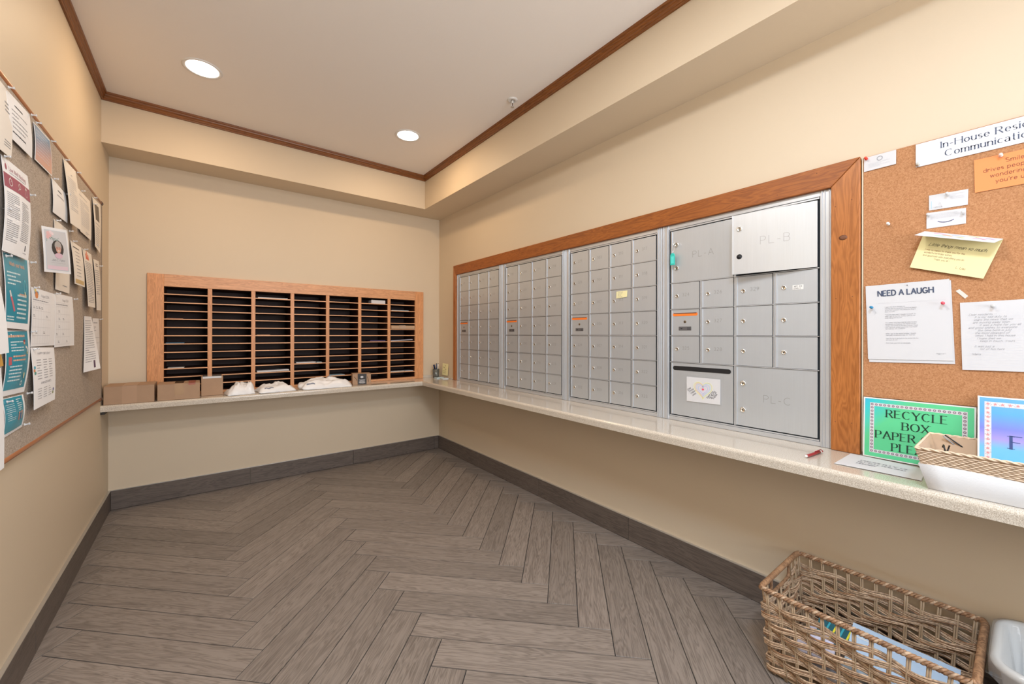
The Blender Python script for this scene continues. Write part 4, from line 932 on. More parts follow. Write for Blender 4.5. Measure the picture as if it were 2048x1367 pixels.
# ------------------------------------------------------------------ parcels on the back worktop
def carton(x0, x1, y0, y1, h, label, mat, rot=0, seam=True, tape=None, name='cardboard_box'):
    cxx, cyy = (x0+x1)/2, (y0+y1)/2
    z = CT+.0006
    root = empty(name, (cxx, cyy, z), label, 'box'); hw, hd = (x1-x0)/2, (y1-y0)/2
    q = MB(); q.box((-hw, -hd, 0), (hw, hd, h-.003)); link('carton_body', q.mesh('carton_body', mat), root, (cxx, cyy, z), .003)
    for sy in (-1, 1):
        q = MB(); q.box((-hw+.001, sy*.0008, h-.003), (hw-.001, sy*(hd-.0005), h)); link('flap', q.mesh('flap', mat), root, (cxx, cyy, z), .001, 1)
    if tape:
        for (a, b, c_, d) in tape:      # x0, x1, drop on the front, material kind
            q = MB(); q.box((a, -hd-.0008, h-c_), (b, -hd-.0001, h-.001)); q.box((a, -hd-.0008, h+.0001), (b, hd, h+.0009)); link('tape', q.mesh('tape', d), root, (cxx, cyy, z))
    root.rotation_euler = (0, 0, rot); return root
carton(-2.476, -2.236, -.262, -.045, .116, 'long low cardboard box at the left end of the back worktop', m_card, tape=[(-.035, .035, .115, plain('paper_tape', (.46, .29, .18), .5))])
carton(-2.222, -1.997, -.257, -.070, .110, 'taped cardboard box, second from the left on the back worktop', m_card, .0, tape=[(-.024, .024, .078, m_tape), (.05, .088, .012, plain('red_tape', (.42, .14, .10), .3))])
carton(-1.990, -1.862, -.165, -.035, .140, 'small upright cardboard box, third from the left on the back worktop', m_card, .0, tape=[(-.055, .055, .014, plain('shiny_tape', (.75, .74, .74), .08, spec=.9, coat=1))])
b4 = carton(-.925, -.770, -.178, -.075, .098, 'small brown box with a black printed label at the right of the white mailers', m_card, math.radians(-10), name='labelled_box')
q = MB(); q.box((-.035, -.0526, .002), (.040, -.0516, .0965)); o = ORG[b4.name]; lab = link('label', q.mesh('label', m_black), b4, o)
q = MB()
def lp(p): q.add([(a-.0775, -.0530, b) for a, b in p], [tuple(range(len(p)))])
lp([(.078+.013*math.cos(t), .067+.010*math.sin(t)) for t in [2*math.pi*k/12 for k in range(12)]])
for i in range(4): text(lp, ('AABCDB', 'opening the', 'good things', 'to come in')[i] if i else '', .08, .046-.012*i, .006, .0009, align='c')
for i in range(3): lp([(.052, .040-.012*i), (.105, .040-.012*i), (.105, .044-.012*i), (.052, .044-.012*i)])
link('label_print', q.mesh('label_print', m_lgrey), lab, o)
q = MB(); A = [(-.066+.028*math.sin(t)*.9, -.0524, .072-.040*t/1.6) for t in [k*.16 for k in range(11)]]
q.tube(A, .0016, 5); q.tube([(.046+.010*math.sin(t), -.0524, .070-.03*t) for t in [k*.2 for k in range(9)]], .0016, 5); link('printed_arrow', q.mesh('printed_arrow', m_black), b4, o)
# poly mailers
def mailer(x0, x1, y0, y1, h, label, seed, rot=0, twist=0, prn=None, tilt=0):
    cxx, cyy = (x0+x1)/2, (y0+y1)/2; z = CT+.0008; nx, ny = 34, 22; q = MB(); hw, hd = (x1-x0)/2, (y1-y0)/2
    def top(i, j):
        u, v = i/nx*2-1, j/ny*2-1
        e = max(0, (1-abs(u)**3.2))*max(0, (1-abs(v)**2.6)); px = hw*u*(1+.05*math.sin(3*v+seed)); py = hd*v*(1+.06*math.sin(2.3*u+seed*2))
        n_ = noise.noise(Vector((u*1.6+seed, v*1.7, seed)))*.35+noise.noise(Vector((u*5+seed, v*4-u*3, seed*2)))*.20
        rid = abs(noise.noise(Vector((u*4+seed*3, v*3+u*2, 1.5))))*.25
        zz = h*(e**.6)*(.80+n_-rid*.6+tilt*u*.45); edge = .006*(1-e)*abs(math.sin(7*u+5*v+seed))
        if twist and u < -.8: zz += twist*(-u-.8)*4*(1 if v > -.3 else .5); px += .01*math.sin(9*v)
        return (px, py, max(.001, zz)+edge)
    T_ = [top(i, j) for j in range(ny+1) for i in range(nx+1)]; B_ = [(p[0], p[1], max(0, min(p[2]-.0008, .0+(p[2]*.5 if (k % (nx+1) in (0, nx)) else 0)))) for k, p in enumerate(T_)]
    n0 = len(T_); fs = [(j*(nx+1)+i, j*(nx+1)+i+1, (j+1)*(nx+1)+i+1, (j+1)*(nx+1)+i) for j in range(ny) for i in range(nx)]
    q.add(T_+B_, fs+[tuple(n0+k for k in f[::-1]) for f in fs], 0, True)
    rim = list(range(nx+1))+[j*(nx+1)+nx for j in range(1, ny+1)]+[ny*(nx+1)+i for i in range(nx-1, -1, -1)]+[j*(nx+1) for j in range(ny-1, 0, -1)]
    for k in range(len(rim)): a, b = rim[k], rim[(k+1) % len(rim)]; q.f.append((a, a+n0, b+n0, b)); q.m.append(0); q.sm.append(True)
    o = link('poly_mailer', q.mesh('poly_mailer', m_poly), None, (cxx, cyy, z)); o.rotation_euler = (0, 0, rot); tag(o, label, 'mailer')
    if prn:
        q = MB()
        for (u0, v0, u1, v1) in prn:
            i0, j0, i1, j1 = int((u0+1)/2*nx), int((v0+1)/2*ny), int((u1+1)/2*nx), int((v1+1)/2*ny)
            for j in range(j0, max(j1, j0+1)):
                for i in range(i0, max(i1, i0+1)): q.add([(a, b, c_+.0008) for a, b, c_ in (top(i, j), top(i+1, j), top(i+1, j+1), top(i, j+1))], [(0, 1, 2, 3)], 0, True)
        link('printed_marks', q.mesh('printed_marks', plain('mailer_print', (.22, .25, .33), .5)), o, ORG[o.name])
    return o
mailer(-1.850, -1.668, -.262, -.060, .098, 'white poly mailer beside the small upright box', 1.3, math.radians(4), tilt=.75)
mailer(-1.650, -1.405, -.262, -.070, .074, 'white poly mailer with faint print, middle of the three mailers', 4.1, math.radians(8), prn=[(-.7, -.75, -.2, -.66)])
mailer(-1.350, -.955, -.268, -.085, .100, 'largest white poly mailer, with a twisted corner, rightmost of the three', 7.7, math.radians(-1), twist=.035, prn=[(-.78, -.80, -.52, -.70), (-.1, .2, .3, .3)])

# ------------------------------------------------------------------ left cork board
bL = empty('notice_board', (-W+.006, -1.5, .793), 'grey cork notice board with copper rails on the left wall', 'board')
BY0, BY1, BZ0, BZ1 = -2.80, -.333, .793, 2.001
q = MB(); q.box((-W+.0005, BY0+.01, BZ0+.008), (XL, BY1, BZ1-.008)); build(q, 'cork_panel', m_corkL, bL, (-W+.007, -1.5, 1.4))
def rail(z):
    q = MB(); r = .013
    pts = [(-W+.0005+r*1.35*math.cos(t)*1.0, z+r*math.sin(t)) for t in [math.pi*(k/10)-math.pi/2 for k in range(11)]]
    n = len(pts); q.add([(x, BY0, zz) for x, zz in pts]+[(x, BY1-.012, zz) for x, zz in pts], [(i, i+1, n+i+1, n+i) for i in range(n-1)]+[tuple(range(n))[::-1], tuple(range(n, 2*n)), (n-1, 0, n, 2*n-1)], 0, True)
    return build(q, 'rail', m_copper, bL)
rail(BZ0+.004); rail(BZ1-.004)
for z in (BZ0+.004, BZ1-.004):
    q = MB(); pts = [(z+.0165*math.cos(t), -W+.0005+max(0, .021*math.sin(t))) for t in [math.pi*k/10 for k in range(11)]]; q.prism(pts, BY1-.018, BY1+.004, 1); build(q, 'corner_cap', m_copper if False else plain('cap_brown', (.07, .035, .02), .35), bL, None, .002)
q = MB(); q.box((-W+.0005, BY1, BZ0+.02), (XL+.001, BY1+.003, BZ1-.02)); build(q, 'end_strip', m_black, bL)

def lp_(name, label, cat, c_, w=.216, h=.279, off=(.003, .003, .003, .003), mats=None, bulge=.004, fn=None, **k):  # corners taken from image pixels, then slid along camera rays to each offset
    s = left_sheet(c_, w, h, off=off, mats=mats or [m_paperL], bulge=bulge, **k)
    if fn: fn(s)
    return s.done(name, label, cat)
def f_list(s):
    s.body(.05, .235, .10, .016, 1, m_ink, 2, .5); s.body(.03, .205, .16, .15, 6, m_grey, 5, .22); s.body(.03, .05, .13, .014, 1, m_ink, 8, .4)
lp_('paper', 'cream paper cut off by the left edge of the picture, highest on the notice board', 'paper', [(-2.030, 1.969), (-1.818, 1.969), (-1.849, 1.754), (-2.063, 1.745)], mats=[m_cream], off=(.003, .003, .012, .012), fn=lambda s: (s.body(.15, .22, .06, .05, 3, m_grey, 4), s.body(.15, .06, .06, .03, 3, m_grey, 6)))
lp_('paper', 'white paper with six typed lines, left of the blue and orange poster', 'paper', [(-1.866, 1.967), (-1.644, 1.979), (-1.648, 1.824), (-1.861, 1.821)], h=.2, off=(.003, .003, .010, .010), fn=lambda s: (s.body(.06, .165, .09, .012, 1, m_ink, 2, .5), s.body(.03, .140, .15, .09, 5, m_grey, 5, .20), s.body(.03, .042, .13, .012, 1, m_ink, 8, .4)))
def f_grad(s):
    m = grad_mat('sunset_gradient', [(0, (.80, .40, .26)), (.35, (.72, .42, .38)), (.7, (.22, .40, .62)), (1, (.10, .27, .52))], -1.1, 5.2, .4)
    s.rect(.006, .006, .21, .174, m); s.body(.02, .16, .17, .13, 9, plain('faint_white', (.62, .62, .68), .6), 12, .2)
lp_('poster', 'small blue to orange gradient poster under the top rail of the notice board', 'poster', [(-1.601, 1.972), (-1.406, 1.979), (-1.399, 1.836), (-1.609, 1.833)], h=.18, off=(.003, .003, .008, .008), fn=f_grad)
lp_('paper', 'small white note with two short lines below the gradient poster', 'paper', [(-1.381, 1.837), (-1.171, 1.828), (-1.175, 1.696), (-1.384, 1.695)], h=.14, off=(.003, .003, .010, .008), fn=lambda s: (s.body(.07, .115, .07, .012, 1, m_ink, 2, .4), s.body(.055, .092, .11, .01, 1, m_grey, 3, .4)))
lp_('paper', 'tall cream letter hanging from the top rail, left of two side by side', 'paper', [(-1.209, 1.975), (-0.985, 1.987), (-1.044, 1.694), (-1.209, 1.691)], off=(.003, .003, .030, .026), mats=[m_cream], fn=lambda s: (s.body(.09, .235, .03, .01, 1, m_grey, 2, .4), s.body(.03, .215, .16, .15, 16, m_lgrey, 7, .3)))
lp_('paper', 'cream form pinned below the top rail, right of two side by side', 'paper', [(-0.965, 1.919), (-0.680, 1.923), (-0.692, 1.706), (-0.934, 1.709)], off=(.003, .003, .010, .010), mats=[m_cream], fn=lambda s: (s.body(.02, .25, .17, .012, 1, m_grey, 2, .3), s.body(.02, .22, .17, .17, 14, m_lgrey, 9, .3), s.body(.1, .03, .08, .02, 2, m_grey, 3, .3)))
lp_('poster', 'narrow cream poster with a dark picture in the upper right corner of the board', 'poster', [(-0.618, 1.964), (-0.395, 1.975), (-0.479, 1.672), (-0.651, 1.683)], off=(.003, .003, .014, .020), mats=[m_cream], fn=lambda s: (s.rect(.04, .16, .15, .25, plain('dark_photo', (.12, .10, .08), .5)), s.body(.03, .145, .14, .01, 1, m_grey, 1), s.body(.03, .125, .15, .11, 9, m_grey, 4, .25)))
lp_('paper', 'cream sheet mostly hidden behind the memorial card', 'paper', [(-1.345, 1.676), (-1.128, 1.675), (-1.116, 1.383), (-1.336, 1.384)], off=(.003, .003, .006, .006), mats=[m_cream], fn=lambda s: s.body(.10, .03, .08, .01, 1, m_grey, 3))
def f_mem(s):
    m_fr = plain('card_blue', (.66, .72, .80), .6); s.rect(.012, .012, .158, .208, m_fr, .0004); s.rect(.0145, .0145, .1555, .2055, m_paper, .0006)
    m_pk = plain('rose_print', (.80, .50, .50), .7); m_lf = plain('leaf_print', (.25, .35, .32), .7); m_pp = plain('petal', (.86, .70, .72), .7)
    for x, y, r in ((.035, .188, .012), (.05, .196, .009), (.030, .172, .010), (.045, .180, .010), (.062, .190, .008)): s.disc(x, y, r, m_pk if r > .0095 else m_pp, .0008)
    for k in range(8): s.line([(.040+.008*k, .170+.004*math.sin(k)), (.050+.007*k, .162+.009*math.sin(k*2))], .004, m_lf, .0009)
    s.line([(.024, .165), (.022, .150)], .003, m_lf, .0009)
    cx_, cy_ = .088, .122
    s.disc(cx_, cy_, .040, plain('portrait_dark', (.05, .045, .045), .6), .0009); sk = plain('portrait_skin', (.72, .42, .33), .6); hr = plain('portrait_hair', (.48, .44, .42), .6); sh = plain('portrait_shirt', (.74, .52, .62), .6)
    s.disc(cx_+.002, cy_-.036, .026, sh, .0011, ry=.014); s.disc(cx_+.002, cy_+.012, .0235, hr, .0012, ry=.024); s.disc(cx_+.002, cy_-.002, .0175, sk, .0014, ry=.022)
    s.disc(cx_+.002, cy_+.016, .020, hr, .0016, ry=.010); gl = plain('portrait_glasses', (.25, .08, .08), .5)
    for d in (-.007, .011): s.disc(cx_+d, cy_+.002, .0060, gl, .0017, ri=.72, ry=.0045)
    s.disc(cx_+.002, cy_-.012, .0065, m_white, .0017, ry=.0026); s.disc(cx_+.002, cy_-.006, .002, plain('portrait_nose', (.6, .32, .26), .6), .0017)
    rr = random.Random(9); text(s.put(m_grey, .0008), 'Jean C. Palmer', .088, .058, .012, .0010, align='c', slant=.3, rnd=rr, track=.1); s.rect(.04, .049, .135, .0497, m_grey, .0008)
    s.body(.05, .047, .09, .005, 1, m_grey, 3, .4)
    s.rect(.020, .016, .150, .034, plain('pink_wash', (.80, .62, .70), .7), .0007)
lp_('memorial_card', 'memorial card with an oval portrait and pink roses', 'card', [(-1.550, 1.605), (-1.407, 1.623), (-1.346, 1.450), (-1.512, 1.437)], w=.17, h=.22, off=(.012, .050, .052, .012), bulge=.002, fn=f_mem)
lp_('paper', 'cream list with an ochre pattern at its foot, right of the memorial card', 'paper', [(-1.084, 1.635), (-0.871, 1.636), (-0.934, 1.431), (-1.097, 1.432)], h=.23, off=(.003, .003, .026, .020), mats=[m_cream], fn=lambda s: (s.body(.03, .21, .15, .014, 1, m_ink, 2, .4), s.body(.05, .19, .11, .15, 8, m_grey, 3, .18, .8), s.rect(.02, .008, .20, .030, plain('ochre_print', (.62, .45, .22), .7))))
lp_('paper', 'cream page with a red emblem at its head, pinned at the right of the board', 'paper', [(-0.849, 1.637), (-0.640, 1.637), (-0.688, 1.341), (-0.831, 1.341)], off=(.003, .003, .026, .022), mats=[m_cream], fn=lambda s: (s.rect(.05, .235, .12, .262, plain('red_emblem', (.72, .15, .08), .6)), s.disc(.085, .262, .018, plain('red_emblem2', (.80, .35, .25), .6)), s.body(.02, .225, .18, .205, 24, m_grey, 6, .35)))
lp_('paper', 'narrow cream schedule at the right edge of the board, middle height', 'paper', [(-0.589, 1.622), (-0.438, 1.629), (-0.478, 1.335), (-0.566, 1.333)], off=(.003, .003, .018, .014), mats=[m_cream], fn=lambda s: (s.body(.06, .26, .1, .02, 2, m_ink, 2, .4), s.body(.02, .225, .17, .14, 12, m_grey, 8, .3)))
def f_cal(logo, mon, seed):
    def f(s):
        s.rect(.008, .232, .208, .2328, m_lgrey)
        for i in range(6): s.rect(.010, .012+i*.040, .206, .0128+i*.040, m_lgrey)
        for i in range(8): s.rect(.010+i*.028, .012, .0107+i*.028, .212, m_lgrey)
        s.body(.012, .228, .19, .010, 1, m_grey, 5, .4)
        text(s.put(m_grey), mon, .198, .243, .013, .0012, align='r')
        if logo:
            s.rect(.03, .250, .072, .265, plain('logo_blue', (.05, .30, .50), .6)); s.disc(.051, .247, .017, plain('logo_orange', (.75, .28, .10), .6)); s.disc(.040, .268, .009, plain('logo_yellow', (.80, .65, .20), .6))
        r = random.Random(seed)
        for k in range(9): x, y = .014+.028*r.randrange(7), .022+.040*r.randrange(5); s.rect(x, y, x+.018, y+.003, m_grey); s.rect(x, y+.007, x+.012, y+.010, m_grey)
    return f
lp_('calendar', 'white calendar page with a blue and orange logo, left of two joined pages', 'calendar', [(-1.632, 1.367), (-1.345, 1.363), (-1.361, 1.151), (-1.649, 1.152)], w=.216*1.3, h=.279, off=(.006, .006, .008, .008), fn=lambda s: f_cal(True, 'August 2024', 3)(s), bulge=.003)
lp_('calendar', 'white calendar page without a logo, right of two joined pages', 'calendar', [(-1.333, 1.368), (-1.051, 1.372), (-1.062, 1.144), (-1.349, 1.142)], w=.216*1.3, h=.279, off=(.004, .004, .012, .006), fn=lambda s: f_cal(False, 'August 2024', 8)(s), bulge=.003)
def f_bday(s):
    text(s.put(m_grey), 'HAPPY BIRTHDAY', .11, .245, .010, .0012, align='c')
    for k in range(3): s.body(.035+.055*k, .225, .045, .10, 8, m_grey, 3+k, .28, .8)
    text(s.put(m_grey), 'ANNIVERSARIES', .11, .105, .010, .0012, align='c')
    for k in range(3): s.body(.035+.05*k, .090, .04, .055, 5, m_grey, 13+k, .28, .8)
    for x, y, cc in ((.016, .185, (.10, .45, .60)), (.012, .172, (.75, .30, .15)), (.018, .160, (.10, .35, .30)), (.19, .06, (.2, .2, .4)), (.185, .045, (.3, .35, .2))): s.disc(x, y, .008, plain('balloon_%d' % int(x*1e4+y*1e3), cc, .6))
lp_('paper', 'white page listing birthdays and anniversaries under the calendar', 'paper', [(-1.640, 1.150), (-1.356, 1.142), (-1.432, 0.936), (-1.692, 0.931)], off=(.006, .006, .024, .026), fn=f_bday)
lp_('paper', 'white typed page with a dark stamp, low at the right of the board', 'paper', [(-0.802, 1.290), (-0.636, 1.293), (-0.710, 1.009), (-0.846, 0.999)], off=(.003, .003, .050, .008), bulge=.002, fn=lambda s: (s.body(.02, .262, .17, .22, 19, m_grey, 16, .3), s.rect(.13, .012, .155, .050, plain('dark_stamp', (.12, .07, .12), .6))))
lp_('paper', 'white form with ruled boxes at the lower right edge of the board', 'paper', [(-0.604, 1.285), (-0.434, 1.289), (-0.441, 0.997), (-0.589, 1.006)], off=(.003, .003, .006, .004), fn=lambda s: (s.body(.02, .26, .14, .012, 1, m_grey, 1, .4), s.rect(.01, .17, .205, .172, m_lgrey), s.rect(.01, .14, .205, .142, m_lgrey), s.body(.02, .235, .07, .03, 3, m_grey, 5)))
def f_news(s):
    m_mar = plain('maroon_band', (.36, .09, .14), .5); s.rect(.002, .190, .214, .232, m_mar)
    text(s.put(m_mar), 'Live Well Working', .046, .246, .0135, .0014); s.disc(.024, .252, .007, m_mar, ry=.010); s.body(.046, .243, .14, .006, 1, m_grey, 4, .4)
    s.disc(.045, .211, .012, m_white, .0009, ri=.80, ry=.012); s.line([(.045, .223), (.045, .227)], .002, m_white, .0009); s.line([(.045, .211), (.049, .216)], .0015, m_white, .0009)
    s.disc(.108, .214, .009, m_white, .0009, ri=.78); s.line([(.101, .207), (.094, .200)], .0025, m_white, .0009)
    s.line([(.165, .198), (.183, .198), (.183, .222), (.165, .222), (.165, .198)], .0015, m_white, .0009); s.rect(.169, .220, .179, .227, m_white, .0009)
    s.body(.015, .180, .088, .075, 13, m_grey, 21, .35); s.body(.015, .098, .088, .065, 11, m_grey, 22, .35); s.body(.115, .172, .085, .125, 22, m_grey, 23, .35); s.rect(.170, .022, .178, .040, m_ink); s.body(.155, .018, .04, .006, 1, m_grey, 2)
lp_('newsletter', 'newsletter headed Live Well Working with a maroon band of white icons', 'newsletter', [(-1.898, 1.748), (-1.662, 1.754), (-1.711, 1.452), (-1.922, 1.451)], off=(.003, .003, .016, .012), bulge=.010, fn=f_news)
m_teal = plain('teal_poster', (.015, .30, .42), .35); m_tw = plain('poster_white', (.70, .84, .86), .5); m_to = plain('poster_orange', (.78, .45, .30), .5)
def f_teal(kind):
    def f(s):
        s.rect(.004, .024, .196, .275, m_teal, .0004)
        if kind == 1:
            text(s.put(m_to, .0008), 'Wash your hands', .10, .235, .014, .0020, align='c', track=.12)
            s.body(.018, .215, .11, .055, 4, m_tw, 3, .4); s.body(.085, .135, .095, .10, 6, m_tw, 6, .4); s.body(.10, .138, .08, .012, 1, m_to, 6, .5)
            s.line([(.035, .125), (.05, .095), (.065, .065)], .012, plain('sleeve_red', (.62, .16, .20), .5), .0008); s.line([(.030, .140), (.038, .118)], .010, m_white, .0010)
            s.disc(.155, .165, .016, plain('drop_blue', (.10, .50, .62), .5), .0008, ri=.7, ry=.028); s.line([(.15, .145), (.16, .125)], .008, plain('cuff_yellow', (.80, .78, .50), .5), .001); s.body(.012, .048, .06, .02, 2, m_tw, 9, .5)
        elif kind == 2:
            s.body(.02, .262, .16, .016, 1, m_to, 3, .6); s.body(.04, .235, .11, .050, 4, m_tw, 5, .4); s.body(.05, .175, .12, .035, 2, m_to, 6, .4); s.body(.012, .130, .12, .075, 5, m_tw, 7, .4)
            s.disc(.150, .225, .010, plain('head_tan', (.70, .35, .25), .5), .001); s.disc(.152, .232, .010, plain('hair_red', (.30, .05, .08), .5), .0012, ry=.006); s.line([(.160, .205), (.182, .198), (.178, .180)], .010, m_white, .0010); s.line([(.172, .182), (.178, .172)], .008, plain('cuff_gold', (.80, .68, .20), .5), .0012)
            s.line([(.030, .165), (.030, .130)], .022, plain('can_red', (.55, .12, .14), .5), .0008); s.line([(.150, .09), (.160, .065), (.166, .088)], .008, plain('cuff_yellow', (.80, .78, .50), .5), .001); s.disc(.16, .12, .014, plain('drop_blue', (.1, .5, .62), .5), .0008, ri=.7, ry=.024); s.disc(.145, .045, .011, m_tw, .0008, ri=.6)
        else:
            s.body(.12, .262, .07, .10, 6, m_tw, 5, .4); s.body(.015, .235, .085, .13, 9, m_tw, 7, .3)
            for k in range(3): s.line([(.125+.022*k, .14), (.125+.022*k, .09)], .013, plain('figure_%d' % k, ((.60, .25, .2), (.10, .15, .35), (.65, .35, .25))[k], .5), .0008); s.disc(.125+.022*k, .150, .008, plain('head_tan', (.70, .35, .25), .5), .001)
    return f
lp_('poster', 'teal hand washing poster, topmost of the three teal posters', 'poster', [(-1.886, 1.454), (-1.645, 1.460), (-1.674, 1.211), (-1.881, 1.217)], off=(.003, .003, .010, .008), bulge=.005, fn=f_teal(1))
lp_('poster', 'teal poster with a red bin picture, middle of the three teal posters', 'poster', [(-1.876, 1.208), (-1.643, 1.211), (-1.696, 0.998), (-1.890, 1.004)], off=(.003, .003, .004, .003), bulge=.010, fn=f_teal(2))
lp_('poster', 'teal poster with three small figures, lowest of the three teal posters', 'poster', [(-1.897, 0.998), (-1.714, 0.991), (-1.710, 0.880), (-1.882, 0.873)], off=(.006, .006, .003, .003), bulge=.008, fn=f_teal(3))
lp_('paper', 'blank white sheet at the left edge of the picture, over the teal posters', 'paper', [(-2.146, 1.341), (-1.951, 1.341), (-1.979, 1.143), (-2.184, 1.135)], off=(.016, .016, .040, .040))
lp_('paper', 'ochre card peeping out below the blank white sheet at the left edge', 'card', [(-2.075, 1.152), (-1.964, 1.152), (-1.932, 1.103), (-2.056, 1.093)], w=.1, h=.06, off=(.018,)*4, mats=[plain('ochre_card', (.72, .42, .10), .6)], bulge=.001)
lp_('paper', 'long white sheet hanging below the board at the left edge of the picture', 'paper', [(-2.150, 1.098), (-1.960, 1.098), (-1.990, 0.807), (-2.190, 0.802)], off=(.020, .020, .034, .034))
LP = [(-1.862, 1.972, 'upper left corner of the page with six typed lines'), (-1.648, 1.978, 'upper right corner of the page with six typed lines'), (-1.596, 1.972, 'upper left corner of the gradient poster'), (-1.410, 1.975, 'upper right corner of the gradient poster'),
 (-1.372, 1.835, 'upper left corner of the small note under the gradient poster'), (-1.176, 1.826, 'upper right corner of the small note under the gradient poster'), (-1.200, 1.972, 'upper left corner of the tall cream letter'), (-.990, 1.982, 'upper right corner of the tall cream letter'),
 (-.900, 1.918, 'upper edge of the cream form under the rail'), (-.612, 1.962, 'upper left corner of the poster with the dark picture'), (-.612, 1.925, 'left edge of the poster with the dark picture'), (-.585, 1.700, 'foot of the poster with the dark picture'), (-1.335, 1.672, 'upper left corner of the sheet behind the memorial card'), (-1.135, 1.668, 'right edge of the sheet behind the memorial card'),
 (-1.060, 1.635, 'top of the list with the ochre pattern'), (-.835, 1.634, 'upper left corner of the page with the red emblem'), (-.445, 1.600, 'right edge of the narrow cream schedule'), (-1.612, 1.366, 'upper left corner of the logo calendar page'), (-1.335, 1.366, 'joint between the two calendar pages'), (-1.045, 1.362, 'upper right corner of the plain calendar page'),
 (-.438, 1.284, 'upper right corner of the form with ruled boxes'), (-1.658, 1.690, 'right edge of the newsletter, near its heading'), (-1.892, 1.745, 'upper left corner of the newsletter'), (-1.886, 1.585, 'left edge of the newsletter'), (-1.878, 1.440, 'upper left corner of the topmost teal poster'), (-1.650, 1.452, 'upper right corner of the topmost teal poster'),
 (-1.640, 1.205, 'upper right corner of the middle teal poster'), (-1.615, 1.142, 'upper left corner of the birthday page'), (-1.686, .990, 'upper right corner of the lowest teal poster'), (-1.712, .886, 'lower right corner of the lowest teal poster'), (-1.868, .985, 'upper left corner of the lowest teal poster')]
for y, z, l in LP: pin('L', y, z, m_glassy, 'clear push pin at the '+l, .007)

# ------------------------------------------------------------------ ceiling lights and sprinkler
for i, (x, y) in enumerate(DL):
    t = empty('downlight', (x, y, HC), ('round recessed downlight nearest the left wall at the back', 'round recessed downlight near the back right corner', 'large round surface light above the middle of the room, out of view', 'unseen round fill light added behind the camera')[i], 'light')
    q = MB(); n = 32; K = (1, 1, 2.7, 2.7)[i]
    pr = [(.094*K, 0), (.094*K, -.003*K), (.090*K, -.0055*K), (.078*K, -.0035*K), (.076*K, -.001), (.076*K, 0)]
    vs = [(x+r*math.cos(2*math.pi*k/n), y+r*math.sin(2*math.pi*k/n), HC+z) for r, z in pr for k in range(n)]
    q.add(vs, [(j*n+k, j*n+(k+1) % n, (j+1)*n+(k+1) % n, (j+1)*n+k) for j in range(len(pr)-1) for k in range(n)], 0, True); build(q, 'trim_ring', m_white, t)
    q = MB(); q.lathe([(.077*K, 0), (.077*K, .0015)], (x, y, HC-.0022), (0, 0, 1), 32, smooth=False); build(q, 'lens', m_led, t)
sx_, sy_ = -.399, -1.778
sp = empty('sprinkler', (sx_, sy_, HC), 'white ceiling sprinkler head near the bulkhead edge', 'sprinkler')
q = MB(); q.lathe([(.034, 0), (.034, -.002), (.028, -.006), (.018, -.009), (.017, -.002)], (sx_, sy_, HC), (0, 0, 1), 24); build(q, 'escutcheon', m_white, sp)
q = MB(); q.tube([(sx_, sy_, HC-.004), (sx_, sy_, HC-.022)], .006, 10); q.tube([(sx_-.007, sy_, HC-.020), (sx_-.008, sy_, HC-.034), (sx_, sy_, HC-.046)], .0016, 6); q.tube([(sx_+.007, sy_, HC-.020), (sx_+.008, sy_, HC-.034), (sx_, sy_, HC-.046)], .0016, 6); build(q, 'stem', m_white, sp)
q = MB(); q.tube([(sx_, sy_, HC-.022), (sx_, sy_, HC-.040)], .0024, 8); build(q, 'bulb', plain('dark_bulb', (.10, .03, .02), .3), sp)
q = MB(); q.lathe([(.011, 0), (.011, -.0012), (.004, -.002)], (sx_, sy_, HC-.046), (0, 0, 1), 14); build(q, 'deflector', m_steel, sp)

# ------------------------------------------------------------------ wicker basket
m_cane = wood('cane', (.20, .115, .065), (.64, .46, .31), 0, 2, .55, 1, .22, ring=9)
m_cane2 = wood('cane_dark', (.12, .055, .028), (.42, .24, .13), 0, 2, .5, 1, .2, ring=9)
m_stake = plain('stake_cane', (.46, .33, .21), .6, var=.25, scale=40)
BZ = .298; BX0, BX1, BYL, BYR = -.407, -.030, -3.237, -3.741
def brect(t, off=0):   # t = 0 floor, 1 rim
    k = .020*(1-t); return (BX0+k-off, BX1-k+off, BYL-k+off, BYR+k-off)
def bpt(s, t, off=0):
    """s in 0..1 round the basket from the front-left corner: front (x0), right end, wall side, left end"""
    x0, x1, y0, y1 = brect(t, off); r = .03
    lx, ly = x1-x0, y0-y1; per = 2*(lx+ly); d = (s % 1)*per
    segs = [((x0, y0), (x0, y1)), ((x0, y1), (x1, y1)), ((x1, y1), (x1, y0)), ((x1, y0), (x0, y0))]
    nrm = [(-1, 0), (0, -1), (1, 0), (0, 1)]
    for (a, b), nn in zip(segs, nrm):
        l = math.hypot(b[0]-a[0], b[1]-a[1])
        if d <= l+1e-9:
            f = d/l; p = Vector((a[0]+(b[0]-a[0])*f, a[1]+(b[1]-a[1])*f)); n_ = Vector(nn)
            # round the corners
            e = min(d, l-d)
            if e < r:
                w = (r-e)/r; sgn = -1 if d < l/2 else 1; tang = Vector(((b[0]-a[0])/l, (b[1]-a[1])/l))*sgn
                n2 = (n_+tang*w).normalized(); p -= n_*(w*w)*r*.25; n_ = n2
            return p, n_
        d -= l
    return Vector((x0, y0)), Vector((-1, 0))
bk = empty('wicker_basket', ((BX0+BX1)/2, (BYL+BYR)/2, 0), 'brown wicker basket of waste paper on the floor under the worktop', 'basket')
NS = 44
perim = lambda t: 2*((BX1-BX0)+(BYL-BYR))
per = perim(1); lfy = (BYL-BYR)/per; lfx = (BX1-BX0)/per
endL = (lfy*2+lfx, 1.0)           # left end spans this s range
endR = (lfy, lfy+lfx)
def in_handle(s, z):
    for a, b in (endL, endR):
        f = (s-a)/(b-a)
        if .26 < f < .74 and BZ-.062 < z < BZ-.008: return True
    return False
stm = []
